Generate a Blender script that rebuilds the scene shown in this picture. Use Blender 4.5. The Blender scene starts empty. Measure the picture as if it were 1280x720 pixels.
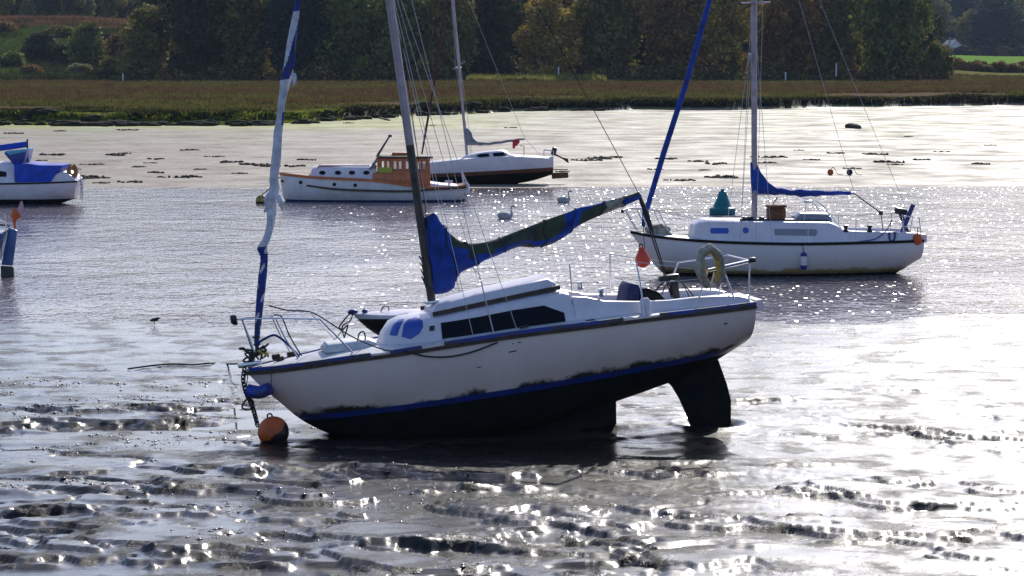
import bpy, bmesh, math, random
import numpy as np
from mathutils import Vector, Matrix
from mathutils.bvhtree import BVHTree
R = math.radians
sc = bpy.context.scene
col = sc.collection
random.seed(7); rng = np.random.default_rng(7)

# ------------------------------------------------------------------ camera, sky, sun, exposure
F, CX, CY, HY, CH = 3500.0, 640.0, 360.0, 70.0, 5.56
cam = bpy.data.cameras.new('camera'); camo = bpy.data.objects.new('camera', cam); col.objects.link(camo)
sc.camera = camo
cam.sensor_width = 36; cam.lens = F/1280*36; cam.clip_start = 1; cam.clip_end = 6000
PITCH = math.atan((CY-HY)/F)
camo.location = (0, 0, CH); camo.rotation_euler = (math.pi/2-PITCH, 0, 0)
CAMM = Matrix.Translation((0, 0, CH)) @ Matrix.Rotation(math.pi/2-PITCH, 4, 'X')
cam.dof.use_dof = False

SUN_EL, SUN_AZ = R(31), R(13)
w = bpy.data.worlds.new("World"); sc.world = w; w.use_nodes = True
nt = w.node_tree
sky = nt.nodes.new('ShaderNodeTexSky'); sky.sky_type = 'NISHITA'; sky.sun_disc = False
sky.sun_elevation = SUN_EL; sky.sun_rotation = SUN_AZ; sky.air_density = 1.0; sky.dust_density = 1.0; sky.ozone_density = 5.0
wb = nt.nodes.new('ShaderNodeMix'); wb.data_type = 'RGBA'; wb.blend_type = 'MULTIPLY'; wb.inputs['Factor'].default_value = 1; wb.inputs['B'].default_value = (1.06, .96, .96, 1)   # white balance of the sky light
nt.links.new(sky.outputs[0], wb.inputs['A']); nt.links.new(wb.outputs['Result'], nt.nodes['Background'].inputs[0]); nt.nodes['Background'].inputs[1].default_value = 0.12
sl = bpy.data.lights.new('sun', 'SUN'); sl.energy = 3.3; sl.angle = R(0.53); sl.color = (1, .95, .87)
so = bpy.data.objects.new('sun', sl); col.objects.link(so)
sd = Vector((math.sin(SUN_AZ)*math.cos(SUN_EL), math.cos(SUN_AZ)*math.cos(SUN_EL), math.sin(SUN_EL)))
so.rotation_euler = sd.to_track_quat('Z', 'Y').to_euler(); so.location = (0, 0, 60)
sc.view_settings.view_transform = 'Standard'; sc.view_settings.look = 'None'
sc.view_settings.gamma = 1; sc.view_settings.exposure = 0.36
sc.cycles.use_denoising = True; sc.cycles.denoiser = 'OPENIMAGEDENOISE'; sc.cycles.denoising_input_passes = 'RGB_ALBEDO_NORMAL'; sc.cycles.denoising_prefilter = 'NONE'; sc.cycles.sample_clamp_indirect = 1.5; sc.cycles.use_adaptive_sampling = False
sc.cycles.max_bounces = 6; sc.cycles.caustics_reflective = False; sc.cycles.caustics_refractive = False

# ------------------------------------------------------------------ helpers: pixels and frames
def ray(px, py):
    d = CAMM.to_3x3() @ Vector(((px-CX)/F, -(py-CY)/F, -1))
    return Vector((0, 0, CH)), d.normalized()
def ground(px, py, z=0.0):
    o, d = ray(px, py); t = (z-o.z)/d.z
    return o+d*t
def at(px, py, Y):
    o, d = ray(px, py); return o+d*(Y/d.y)

class Frame:                      # a boat's own axes: x to the stern, y away from the camera, z up
    def __init__(s, P0, yaw=0, trim=0, heel=0):
        s.M = Matrix.Translation(P0) @ Matrix.Rotation(R(yaw), 4, 'Z') @ Matrix.Rotation(R(-trim), 4, 'Y') @ Matrix.Rotation(R(heel), 4, 'X')
        s.I = s.M.inverted()
    def ray(s, px, py):
        o, d = ray(px, py); return s.I @ o, (s.I.to_3x3() @ d).normalized()
    def P(s, px, py, y=0.0):
        o, d = s.ray(px, py); t = (y-o.y)/d.y
        return o+d*t
    def pts(s, l, y=0.0):
        return [s.P(p[0], p[1], p[2] if len(p) > 2 else y) for p in l]

# ------------------------------------------------------------------ helpers: mesh building
class MB:
    def __init__(s): s.v = []; s.f = []; s.m = []
    def add(s, v, f, m=0):
        k = len(s.v); s.v += [Vector(a) for a in v]; s.f += [tuple(i+k for i in q) for q in f]
        s.m += (m if isinstance(m, list) else [m]*len(f)); return s
def grid_faces(n, m, closed_m=False):
    f = []
    for i in range(n-1):
        for j in range(m if closed_m else m-1):
            j2 = (j+1) % m
            f.append((i*m+j, i*m+j2, (i+1)*m+j2, (i+1)*m+j))
    return f
def loft(mb, rings, closed=True, caps=True, m=0):
    n = len(rings); k = len(rings[0]); v = [p for r in rings for p in r]
    f = grid_faces(n, k, closed)
    if caps and closed: f += [tuple(range(k-1, -1, -1)), tuple((n-1)*k+j for j in range(k))]
    return mb.add(v, f, m)
def tube(mb, pts, r, n=7, m=0, flat=1.0):
    pts = [Vector(p) for p in pts]; rings = []
    for i, p in enumerate(pts):
        d = (pts[min(i+1, len(pts)-1)]-pts[max(i-1, 0)])
        if d.length < 1e-9: d = Vector((0, 0, 1))
        d.normalize()
        up = Vector((0, 1, 0)) if abs(d.y) < .9 else Vector((0, 0, 1))
        a = d.cross(up).normalized(); b = d.cross(a)
        rr = r[i] if isinstance(r, (list, tuple)) else r
        rings.append([p+a*(math.cos(t)*rr)+b*(math.sin(t)*rr*flat) for t in [2*math.pi*j/n for j in range(n)]])
    return loft(mb, rings, True, True, m)
def smooth_path(pts, sub=6):
    pts = [Vector(p) for p in pts]; out = []
    for i in range(len(pts)-1):
        p0 = pts[max(i-1, 0)]; p1 = pts[i]; p2 = pts[i+1]; p3 = pts[min(i+2, len(pts)-1)]
        for k in range(sub):
            t = k/sub
            out.append(.5*((2*p1)+(p2-p0)*t+(2*p0-5*p1+4*p2-p3)*t*t+(3*p1-p0-3*p2+p3)*t**3))
    out.append(pts[-1]); return out
def sag(a, b, s, n=10):
    a = Vector(a); b = Vector(b)
    return [a.lerp(b, i/n)+Vector((0, 0, -4*s*(i/n)*(1-i/n))) for i in range(n+1)]
def box(mb, c, s, m=0, rot=None, bev=0.0):
    b = bmesh.new(); bmesh.ops.create_cube(b, size=1)
    for v in b.verts: v.co = Vector((v.co.x*s[0], v.co.y*s[1], v.co.z*s[2]))
    if bev: bmesh.ops.bevel(b, geom=b.edges[:], offset=bev, segments=2, affect='EDGES', profile=.5)
    if rot is not None: bmesh.ops.rotate(b, matrix=rot, verts=b.verts)
    b.verts.index_update()
    mb.add([v.co+Vector(c) for v in b.verts], [tuple(v.index for v in f.verts) for f in b.faces], m); b.free(); return mb
def prism(mb, poly, y0, y1, m=0, bev=0.0):       # poly = (x,z) outline, extruded along y
    b = bmesh.new(); vs = [b.verts.new((p[0], y0, p[1])) for p in poly]; f = b.faces.new(vs)
    e = bmesh.ops.extrude_face_region(b, geom=[f]); nv = [g for g in e['geom'] if isinstance(g, bmesh.types.BMVert)]
    for v in nv: v.co.y = y1
    bmesh.ops.recalc_face_normals(b, faces=b.faces[:])
    if bev: bmesh.ops.bevel(b, geom=b.edges[:], offset=bev, segments=2, affect='EDGES', profile=.5)
    b.verts.index_update()
    mb.add([v.co.copy() for v in b.verts], [tuple(v.index for v in f.verts) for f in b.faces], m); b.free(); return mb
def ball(mb, c, r, m=0, n=16, k=10, fn=None):
    c = Vector(c); r = Vector(r) if hasattr(r, '__len__') else Vector((r, r, r)); rings = []
    for i in range(k+1):
        th = math.pi*i/k
        rings.append([c+Vector((r.x*math.sin(th)*math.cos(p), r.y*math.sin(th)*math.sin(p), r.z*math.cos(th))) for p in [2*math.pi*j/n for j in range(n)]])
    return loft(mb, rings, True, False, m)
def lathe(mb, prof, c=(0, 0, 0), n=20, m=0):
    c = Vector(c)
    return loft(mb, [[c+Vector((r*math.cos(2*math.pi*j/n), r*math.sin(2*math.pi*j/n), z)) for j in range(n)] for r, z in prof], True, True, m)
def torus(mb, c, Rr, r, axis=Vector((0, 1, 0)), n=28, k=8, m=0, arc=(0, 2*math.pi), squash=1.0):
    axis = axis.normalized(); a = axis.orthogonal().normalized(); b = axis.cross(a)
    a = Vector((1, 0, 0))-axis*axis.x; a.normalize(); b = axis.cross(a)
    full = abs(arc[1]-arc[0]-2*math.pi) < 1e-6
    rings = []
    for i in range(n+1):
        t = arc[0]+(arc[1]-arc[0])*i/n; o = a*math.cos(t)+b*math.sin(t)*squash
        rings.append([Vector(c)+o*Rr+(o*math.cos(p)+axis*math.sin(p))*r for p in [2*math.pi*j/k for j in range(k)]])
    return loft(mb, rings, True, not full, m)

def make_mesh(name, mb, mats, off=None, smooth=True, angle=38):
    me = bpy.data.meshes.new(name)
    o = off or Vector((0, 0, 0))
    me.from_pydata([tuple(v-o) for v in mb.v], [], mb.f)
    if not isinstance(mats, (list, tuple)): mats = [mats]
    for m in mats: me.materials.append(m)
    if len(mats) > 1: me.polygons.foreach_set('material_index', mb.m)
    b = bmesh.new(); b.from_mesh(me); bmesh.ops.remove_doubles(b, verts=b.verts, dist=1e-5)
    bmesh.ops.recalc_face_normals(b, faces=b.faces[:]); b.to_mesh(me); b.free()
    if smooth:
        me.shade_smooth(); me.set_sharp_from_angle(angle=R(angle))
    me.update(); return me
def tagit(o, label=None, cat=None, group=None, kind=None):
    if label: o['label'] = label
    if cat: o['category'] = cat
    if group: o['group'] = group
    if kind: o['kind'] = kind
    return o
EXPLODE = {'side_window', 'front_window', 'corner_window', 'long_window', 'forward_window', 'porthole', 'fore_window', 'cabin_window', 'cabin_porthole', 'torn_sail_strip', 'rubbing_strake', 'gunwale_strip', 'grab_rail',
 'halyard', 'bow_fitting', 'deck_cleat', 'mooring_cleat', 'mast_winch', 'blue_end', 'hull_porthole', 'window_post', 'window_pane', 'lifeline', 'lower_lifeline', 'bridge_deck', 'toe_rail', 'boom_gallows', 'fender_ball', 'stern_fitting', 'deck_pad', 'pushpit', 'handrail_post'}
def pieces(mb, gap=.03):
    par = list(range(len(mb.v)))
    def find(a):
        while par[a] != a: par[a] = par[par[a]]; a = par[a]
        return a
    for f in mb.f:
        for q in f[1:]:
            a, c = find(f[0]), find(q)
            if a != c: par[a] = c
    comp = {}
    for i in {q for f in mb.f for q in f}: comp.setdefault(find(i), []).append(i)
    B = []
    for k, l in comp.items():
        P = [mb.v[i] for i in l]; B.append([{k}, [min(p[a] for p in P)-gap for a in range(3)], [max(p[a] for p in P)+gap for a in range(3)]])
    ch = True
    while ch:
        ch = False
        for i in range(len(B)):
            for j in range(i+1, len(B)):
                if all(B[i][1][a] < B[j][2][a] and B[j][1][a] < B[i][2][a] for a in range(3)):
                    B[i][0] |= B[j][0]; B[i][1] = [min(x) for x in zip(B[i][1], B[j][1])]; B[i][2] = [max(x) for x in zip(B[i][2], B[j][2])]; B.pop(j); ch = True; break
            if ch: break
    out = []
    for g, _, _ in B:
        m = MB(); mp = {}
        for k, f in enumerate(mb.f):
            if find(f[0]) in g:
                for q in f:
                    if q not in mp: mp[q] = len(m.v); m.v.append(mb.v[q])
                m.f.append(tuple(mp[q] for q in f)); m.m.append(mb.m[k])
        out.append(m)
    return out
class Thing:
    def __init__(s, name, label, cat, M=None, off=(0, 0, 0), group=None):
        s.off = Vector(off); M = M or Matrix.Identity(4)
        s.o = bpy.data.objects.new(name, None); col.objects.link(s.o); s.o.empty_display_size = .2
        s.o.matrix_world = M @ Matrix.Translation(s.off); tagit(s.o, label, cat, group)
    def part(s, name, mb, mats, parent=None, smooth=True, label=None, angle=38):
        if name in EXPLODE:
            pcs = pieces(mb)
            if len(pcs) > 1: return [s.part1(name, p, mats, parent, smooth, label, angle) for p in pcs][0]
        return s.part1(name, mb, mats, parent, smooth, label, angle)
    def part1(s, name, mb, mats, parent=None, smooth=True, label=None, angle=38):
        me = make_mesh(name, mb, mats, s.off, smooth, angle); o = bpy.data.objects.new(name, me); col.objects.link(o)
        o.parent = parent or s.o
        if label: o['label'] = label
        return o
def solo(name, mb, mats, label, cat, M=None, group=None, kind=None, smooth=True, angle=38):
    M = M or Matrix.Identity(4)
    xs = [v.x for v in mb.v]; ys = [v.y for v in mb.v]; zs = [v.z for v in mb.v]
    off = Vector(((min(xs)+max(xs))/2, (min(ys)+max(ys))/2, min(zs)))
    me = make_mesh(name, mb, mats, off, smooth, angle); o = bpy.data.objects.new(name, me); col.objects.link(o)
    o.matrix_world = M @ Matrix.Translation(off)
    return tagit(o, label, cat, group, kind)
def bvh_of(mb):
    return BVHTree.FromPolygons([tuple(v) for v in mb.v], mb.f)
def decal(fr, mb, poly, bvh, off=.008, rings=5, mirror=True, m=0, ydefault=None):
    """a thin plate bedded on a curved surface: outline given in the photo, laid on the surface along the sight line"""
    n = len(poly); c = (sum(p[0] for p in poly)/n, sum(p[1] for p in poly)/n)
    outl = []
    for i in range(n):
        a = poly[i]; b = poly[(i+1) % n]
        for k in range(4): outl.append((a[0]+(b[0]-a[0])*k/4, a[1]+(b[1]-a[1])*k/4))
    N = len(outl); V = []; last = None
    for sidx in range(rings+1):
        s = sidx/rings
        for q in outl:
            p = (c[0]+(q[0]-c[0])*s, c[1]+(q[1]-c[1])*s); o, d = fr.ray(*p)
            h = bvh.ray_cast(o, d)
            if h[0] is None:
                if last is None: continue
                t = (last[0].y-o.y)/d.y; pos = o+d*t; nm = last[1]
            else:
                pos, nm = h[0], h[1]
                if nm.dot(d) > 0: nm = -nm
                last = (pos, nm)
            V.append(pos+nm*off)
    if len(V) != N*(rings+1): return mb
    V += [V[-N+i]-(last[1]*(off+.004)) for i in range(N)]
    f = grid_faces(rings+2, N, True)
    mb.add(V, f, m)
    if mirror: mb.add([Vector((v.x, -v.y, v.z)) for v in V], f, m)
    return mb

# ------------------------------------------------------------------ materials
def mat(name, colr, rough=.5, metal=0, spec=.5, var=0.0, scale=3.0, bump=0.0, bscale=20.0, coat=0, col2=None, trans=0, alpha=1, sheen=0):
    m = bpy.data.materials.new(name); m.use_nodes = True; n = m.node_tree; b = n.nodes['Principled BSDF']
    b.inputs['Base Color'].default_value = (*colr, 1); b.inputs['Roughness'].default_value = rough
    b.inputs['Metallic'].default_value = metal; b.inputs['Specular IOR Level'].default_value = spec; b.inputs['Coat Weight'].default_value = coat
    b.inputs['Transmission Weight'].default_value = trans
    tc = n.nodes.new('ShaderNodeTexCoord')
    if var or col2:
        nz = n.nodes.new('ShaderNodeTexNoise'); nz.inputs['Scale'].default_value = scale; nz.inputs['Detail'].default_value = 6; nz.inputs['Roughness'].default_value = .65
        n.links.new(tc.outputs['Object'], nz.inputs['Vector'])
        r = n.nodes.new('ShaderNodeValToRGB'); e = r.color_ramp.elements
        e[0].position = .35; e[1].position = .65
        c2 = col2 or tuple(c*(1-var) for c in colr)
        e[0].color = (*c2, 1); e[1].color = (*(colr if col2 else tuple(min(1, c*(1+var*.5)) for c in colr)), 1)
        n.links.new(nz.outputs['Fac'], r.inputs['Fac']); n.links.new(r.outputs['Color'], b.inputs['Base Color'])
    if bump:
        nb = n.nodes.new('ShaderNodeTexNoise'); nb.inputs['Scale'].default_value = bscale; nb.inputs['Detail'].default_value = 5
        n.links.new(tc.outputs['Object'], nb.inputs['Vector'])
        bp = n.nodes.new('ShaderNodeBump'); bp.inputs['Strength'].default_value = 1; bp.inputs['Distance'].default_value = bump
        n.links.new(nb.outputs['Fac'], bp.inputs['Height']); n.links.new(bp.outputs['Normal'], b.inputs['Normal'])
    return m
def nodes_of(m): return m.node_tree, m.node_tree.nodes['Principled BSDF']
def stained_hull(name, base, zlo, height, stain=(.035, .03, .015), rust=(.35, .2, .12), amt=.5, rough=.35, xs=1.0):
    """white gelcoat with weed and rust stain that grows from the waterline up"""
    m = mat(name, base, rough); n, b = nodes_of(m)
    tc = n.nodes.new('ShaderNodeTexCoord'); sp = n.nodes.new('ShaderNodeSeparateXYZ'); n.links.new(tc.outputs['Object'], sp.inputs[0])
    mr = n.nodes.new('ShaderNodeMapRange'); mr.inputs['From Min'].default_value = zlo; mr.inputs['From Max'].default_value = zlo+height
    mr.inputs['To Min'].default_value = 1; mr.inputs['To Max'].default_value = 0; n.links.new(sp.outputs['Z'], mr.inputs['Value'])
    nz = n.nodes.new('ShaderNodeTexNoise'); nz.inputs['Scale'].default_value = 1.6; nz.inputs['Detail'].default_value = 11; nz.inputs['Roughness'].default_value = .72
    n.links.new(tc.outputs['Object'], nz.inputs['Vector'])
    ad = n.nodes.new('ShaderNodeMath'); ad.operation = 'MULTIPLY'; n.links.new(mr.outputs[0], ad.inputs[0]); n.links.new(nz.outputs['Fac'], ad.inputs[1])
    rp = n.nodes.new('ShaderNodeValToRGB'); e = rp.color_ramp.elements; e[0].position = amt; e[0].color = (0, 0, 0, 1); e[1].position = amt+.11; e[1].color = (1, 1, 1, 1)
    n.links.new(ad.outputs[0], rp.inputs[0])
    # rust haze
    mr2 = n.nodes.new('ShaderNodeMapRange'); mr2.inputs['From Min'].default_value = zlo; mr2.inputs['From Max'].default_value = zlo+height*2.6
    mr2.inputs['To Min'].default_value = .75; mr2.inputs['To Max'].default_value = 0; n.links.new(sp.outputs['Z'], mr2.inputs['Value'])
    nz2 = n.nodes.new('ShaderNodeTexNoise'); nz2.inputs['Scale'].default_value = 1.1; nz2.inputs['Detail'].default_value = 4; n.links.new(tc.outputs['Object'], nz2.inputs['Vector'])
    mu = n.nodes.new('ShaderNodeMath'); mu.operation = 'MULTIPLY'; n.links.new(mr2.outputs[0], mu.inputs[0]); n.links.new(nz2.outputs['Fac'], mu.inputs[1])
    m1 = n.nodes.new('ShaderNodeMix'); m1.data_type = 'RGBA'; m1.inputs['A'].default_value = (*base, 1); m1.inputs['B'].default_value = (*rust, 1); n.links.new(mu.outputs[0], m1.inputs['Factor'])
    m2 = n.nodes.new('ShaderNodeMix'); m2.data_type = 'RGBA'; m2.inputs['B'].default_value = (*stain, 1); n.links.new(rp.outputs[0], m2.inputs['Factor']); n.links.new(m1.outputs['Result'], m2.inputs['A'])
    # faint dirt overall
    nz3 = n.nodes.new('ShaderNodeTexNoise'); nz3.inputs['Scale'].default_value = 5; nz3.inputs['Detail'].default_value = 8
    mp = n.nodes.new('ShaderNodeMapping'); mp.inputs['Scale'].default_value = (1.5, 1.5, .25); n.links.new(tc.outputs['Object'], mp.inputs[0]); n.links.new(mp.outputs[0], nz3.inputs['Vector'])
    m3 = n.nodes.new('ShaderNodeMix'); m3.data_type = 'RGBA'; m3.blend_type = 'MULTIPLY'; m3.inputs['Factor'].default_value = .14
    rp3 = n.nodes.new('ShaderNodeValToRGB'); rp3.color_ramp.elements[0].position = .3; rp3.color_ramp.elements[0].color = (.80, .74, .70, 1); rp3.color_ramp.elements[1].position = .6
    n.links.new(nz3.outputs['Fac'], rp3.inputs[0]); n.links.new(m2.outputs['Result'], m3.inputs['A']); n.links.new(rp3.outputs[0], m3.inputs['B'])
    n.links.new(m3.outputs['Result'], b.inputs['Base Color'])
    return m
M = {}
M['white'] = mat('white_gelcoat', (.76, .71, .77), .35, var=.12, scale=2.5)
M['deck'] = mat('deck_paint', (.66, .66, .68), .55, var=.25, scale=4, bump=.002, bscale=60)
M['blue'] = mat('blue_paint', (.012, .035, .26), .4, col2=(.02, .03, .12), scale=6)
M['blue_worn'] = mat('worn_blue_tape', (.012, .05, .42), .45, col2=(.06, .06, .05), scale=3.0)
M['canvas'] = mat('blue_canvas', (.008, .055, .36), .75, var=.5, scale=4, bump=.012, bscale=14)
M['canvas_green'] = mat('mossy_canvas', (.07, .085, .03), .85, col2=(.025, .035, .04), scale=5, bump=.012, bscale=16)
M['canvas_tan'] = mat('faded_canvas', (.35, .33, .25), .85, var=.4, scale=9, bump=.01, bscale=18)
M['sailcloth'] = mat('weathered_sailcloth', (.76, .73, .80), .8, var=.3, scale=5, bump=.02, bscale=11)
M['black'] = mat('black_plastic', (.012, .012, .014), .4)
M['antifoul'] = mat('fouled_antifouling', (.008, .009, .014), .85, spec=.12, col2=(.018, .018, .013), scale=5, bump=.012, bscale=22)
M['redfoul'] = mat('red_antifouling', (.17, .055, .03), .7, var=.4, scale=6)
M['brown_rail'] = mat('weathered_teak', (.075, .05, .035), .7, var=.5, scale=9, bump=.004, bscale=40)
M['alloy'] = mat('anodised_mast', (.42, .35, .40), .45, metal=.4, var=.25, scale=3)
M['alloy_dirty'] = mat('grimy_mast', (.13, .105, .10), .55, metal=.3, col2=(.05, .045, .035), scale=5)
M['steel'] = mat('stainless_tube', (.62, .62, .66), .25, metal=.9)
M['wire'] = mat('rigging_wire', (.42, .42, .44), .4, metal=.6)
M['wire_light'] = mat('pale_line', (.62, .6, .6), .7)
M['rope_dark'] = mat('dirty_rope', (.035, .033, .04), .9)
M['rope_blue'] = mat('blue_rope', (.02, .04, .22), .85)
M['rope_yellow'] = mat('yellow_rope', (.55, .40, .05), .8)
M['window'] = mat('dark_acrylic', (.004, .005, .009), .2, spec=.15)
M['window_blue'] = mat('blue_acrylic', (.035, .09, .46), .18)
M['window_grey'] = mat('misted_acrylic', (.26, .26, .31), .3)
M['orange'] = mat('orange_plastic', (.62, .11, .02), .5, var=.3, scale=6)
M['red'] = mat('red_orange_vinyl', (.75, .07, .03), .5, var=.2)
M['teal'] = mat('teal_plastic', (.0, .17, .20), .5, var=.2)
M['yellowfoam'] = mat('grubby_yellow_foam', (.66, .48, .12), .85, col2=(.30, .20, .06), scale=9, bump=.01, bscale=25)
M['foam'] = mat('weathered_horseshoe_cover', (.50, .46, .37), .85, col2=(.18, .15, .10), scale=8, bump=.012, bscale=20)
M['varnish'] = mat('varnished_mahogany', (.52, .125, .02), .35, var=.3, scale=5, coat=.2)
M['teak_deck'] = mat('teak_deck', (.30, .20, .12), .7, var=.3)
M['wicker'] = mat('brown_wicker', (.22, .085, .035), .8, var=.4, scale=20, bump=.01, bscale=60)
M['yellow'] = mat('yellow_buoy_plastic', (.38, .30, .06), .6, var=.5)
M['grey'] = mat('grey_cover', (.24, .24, .27), .8, var=.3, scale=6, bump=.01, bscale=14)
M['swan'] = mat('white_feathers', (.42, .42, .46), .8, var=.12)
M['feather_dark'] = mat('dark_feathers', (.03, .028, .025), .8)
M['cyan'] = mat('pale_blue_vinyl', (.10, .42, .62), .5)
M['lime'] = mat('lime_cloth', (.40, .45, .05), .8)
M['weed'] = mat('bladder_wrack', (.022, .018, .012), .9, spec=.1, var=.5, scale=12, bump=.02, bscale=25)
M['rock'] = mat('weeded_rock', (.02, .026, .014), .95, spec=.08, col2=(.045, .045, .03), scale=2, bump=.04, bscale=6)
M['wood'] = mat('driftwood', (.06, .045, .032), .85, var=.5, scale=6)
M['dark_wet'] = mat('dark_wet_surface', (.016, .014, .013), .35, bump=.012, bscale=25)

# ------------------------------------------------------------------ noise for the ground
def vnoise(x, y, seed=0):
    xi = np.floor(x).astype(np.int64); yi = np.floor(y).astype(np.int64); fx = x-xi; fy = y-yi
    fx = fx*fx*(3-2*fx); fy = fy*fy*(3-2*fy)
    def h(a, b):
        n = (a*374761393+b*668265263+seed*1442695041) & 0xffffffff
        n = ((n ^ (n >> 13))*1274126177) & 0xffffffff
        return ((n ^ (n >> 16)) & 0xffff)/65535.0
    return (h(xi, yi)*(1-fx)+h(xi+1, yi)*fx)*(1-fy)+(h(xi, yi+1)*(1-fx)+h(xi+1, yi+1)*fx)*fy
def fbm(x, y, s, oct=4, seed=0, g=.5):
    a = 1; t = 0; n = 0
    for k in range(oct):
        c, q = math.cos(.6+1.1*k), math.sin(.6+1.1*k)
        t = t+a*vnoise((x*c-y*q)/s+17.3*k+seed*3.1, (x*q+y*c)/s-9.7*k+seed*1.7, seed+k); n += a; a *= g; s /= 2
    return t/n
def sst(a, b, x):
    t = np.clip((x-a)/(b-a), 0, 1); return t*t*(3-2*t)
# mud banks seen in the photo: pixel of the crest, half length (m), half width (m), height (m), slant
BANKS = [(955,500,.62,.35,.12,-.1),(1125,487,.60,.35,.09,-.15),(560,612,.5,.3,.12,0),(625,611,.55,.3,.13,0),(700,618,.5,.25,.08,-.1),
 (470,685,.55,.25,.12,-.05),(560,686,.5,.25,.12,-.1),(640,690,.25,.15,.07,0),(690,662,.55,.2,.11,-.05),(790,668,.3,.15,.08,-.2),
 (355,650,.4,.25,.11,-.2),(240,638,.35,.2,.09,-.1),(150,656,.4,.3,.09,0),(60,640,.55,.3,.13,0),(30,642,.3,.3,.1,0),(120,518,.6,.4,.10,0),
 (60,532,.5,.4,.09,.2),(235,525,.5,.4,.11,0),(200,512,.35,.3,.08,0),(400,590,1.1,.35,.10,-.05),(330,592,.5,.3,.09,0),(470,586,.6,.25,.08,0),
 (320,705,.5,.15,.09,-.25),(380,712,.5,.15,.09,-.5),(210,692,.35,.15,.08,-.3),(160,690,.3,.15,.08,-.2),(960,617,.5,.2,.12,0),(1030,622,.55,.2,.13,-.1),
 (900,612,.3,.15,.07,0),(1050,545,.7,.22,.08,0),(1140,543,.6,.2,.08,-.05),(1165,630,.2,.15,.07,0),(895,652,.18,.14,.07,0),(975,656,.4,.12,.06,-.1),
 (1220,673,.5,.12,.05,0),(940,690,.35,.12,.08,-.3),(820,578,.8,.3,.07,0),(720,650,.3,.15,.05,0),(30,705,.35,.3,.12,0),(120,610,.5,.25,.07,.1),
 (1000,580,.6,.2,.06,.1),(1270,565,.4,.3,.09,0),(860,525,.5,.3,.06,0),(740,700,.4,.15,.08,-.2),(1060,675,.4,.14,.06,0),(600,660,.3,.2,.05,0)]
BK = []
for b in BANKS:
    g = ground(b[0], b[1], .06); BK.append((g.x, g.y, b[2], b[3], b[4], b[5]))
def marsh_edge(x):
    e = 214+sst(-22, 2, x)*40+sst(2, 40, x)*22
    return e+11*(fbm(x, x*0+3.3, 11, 4, 5)-.5)*2
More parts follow.
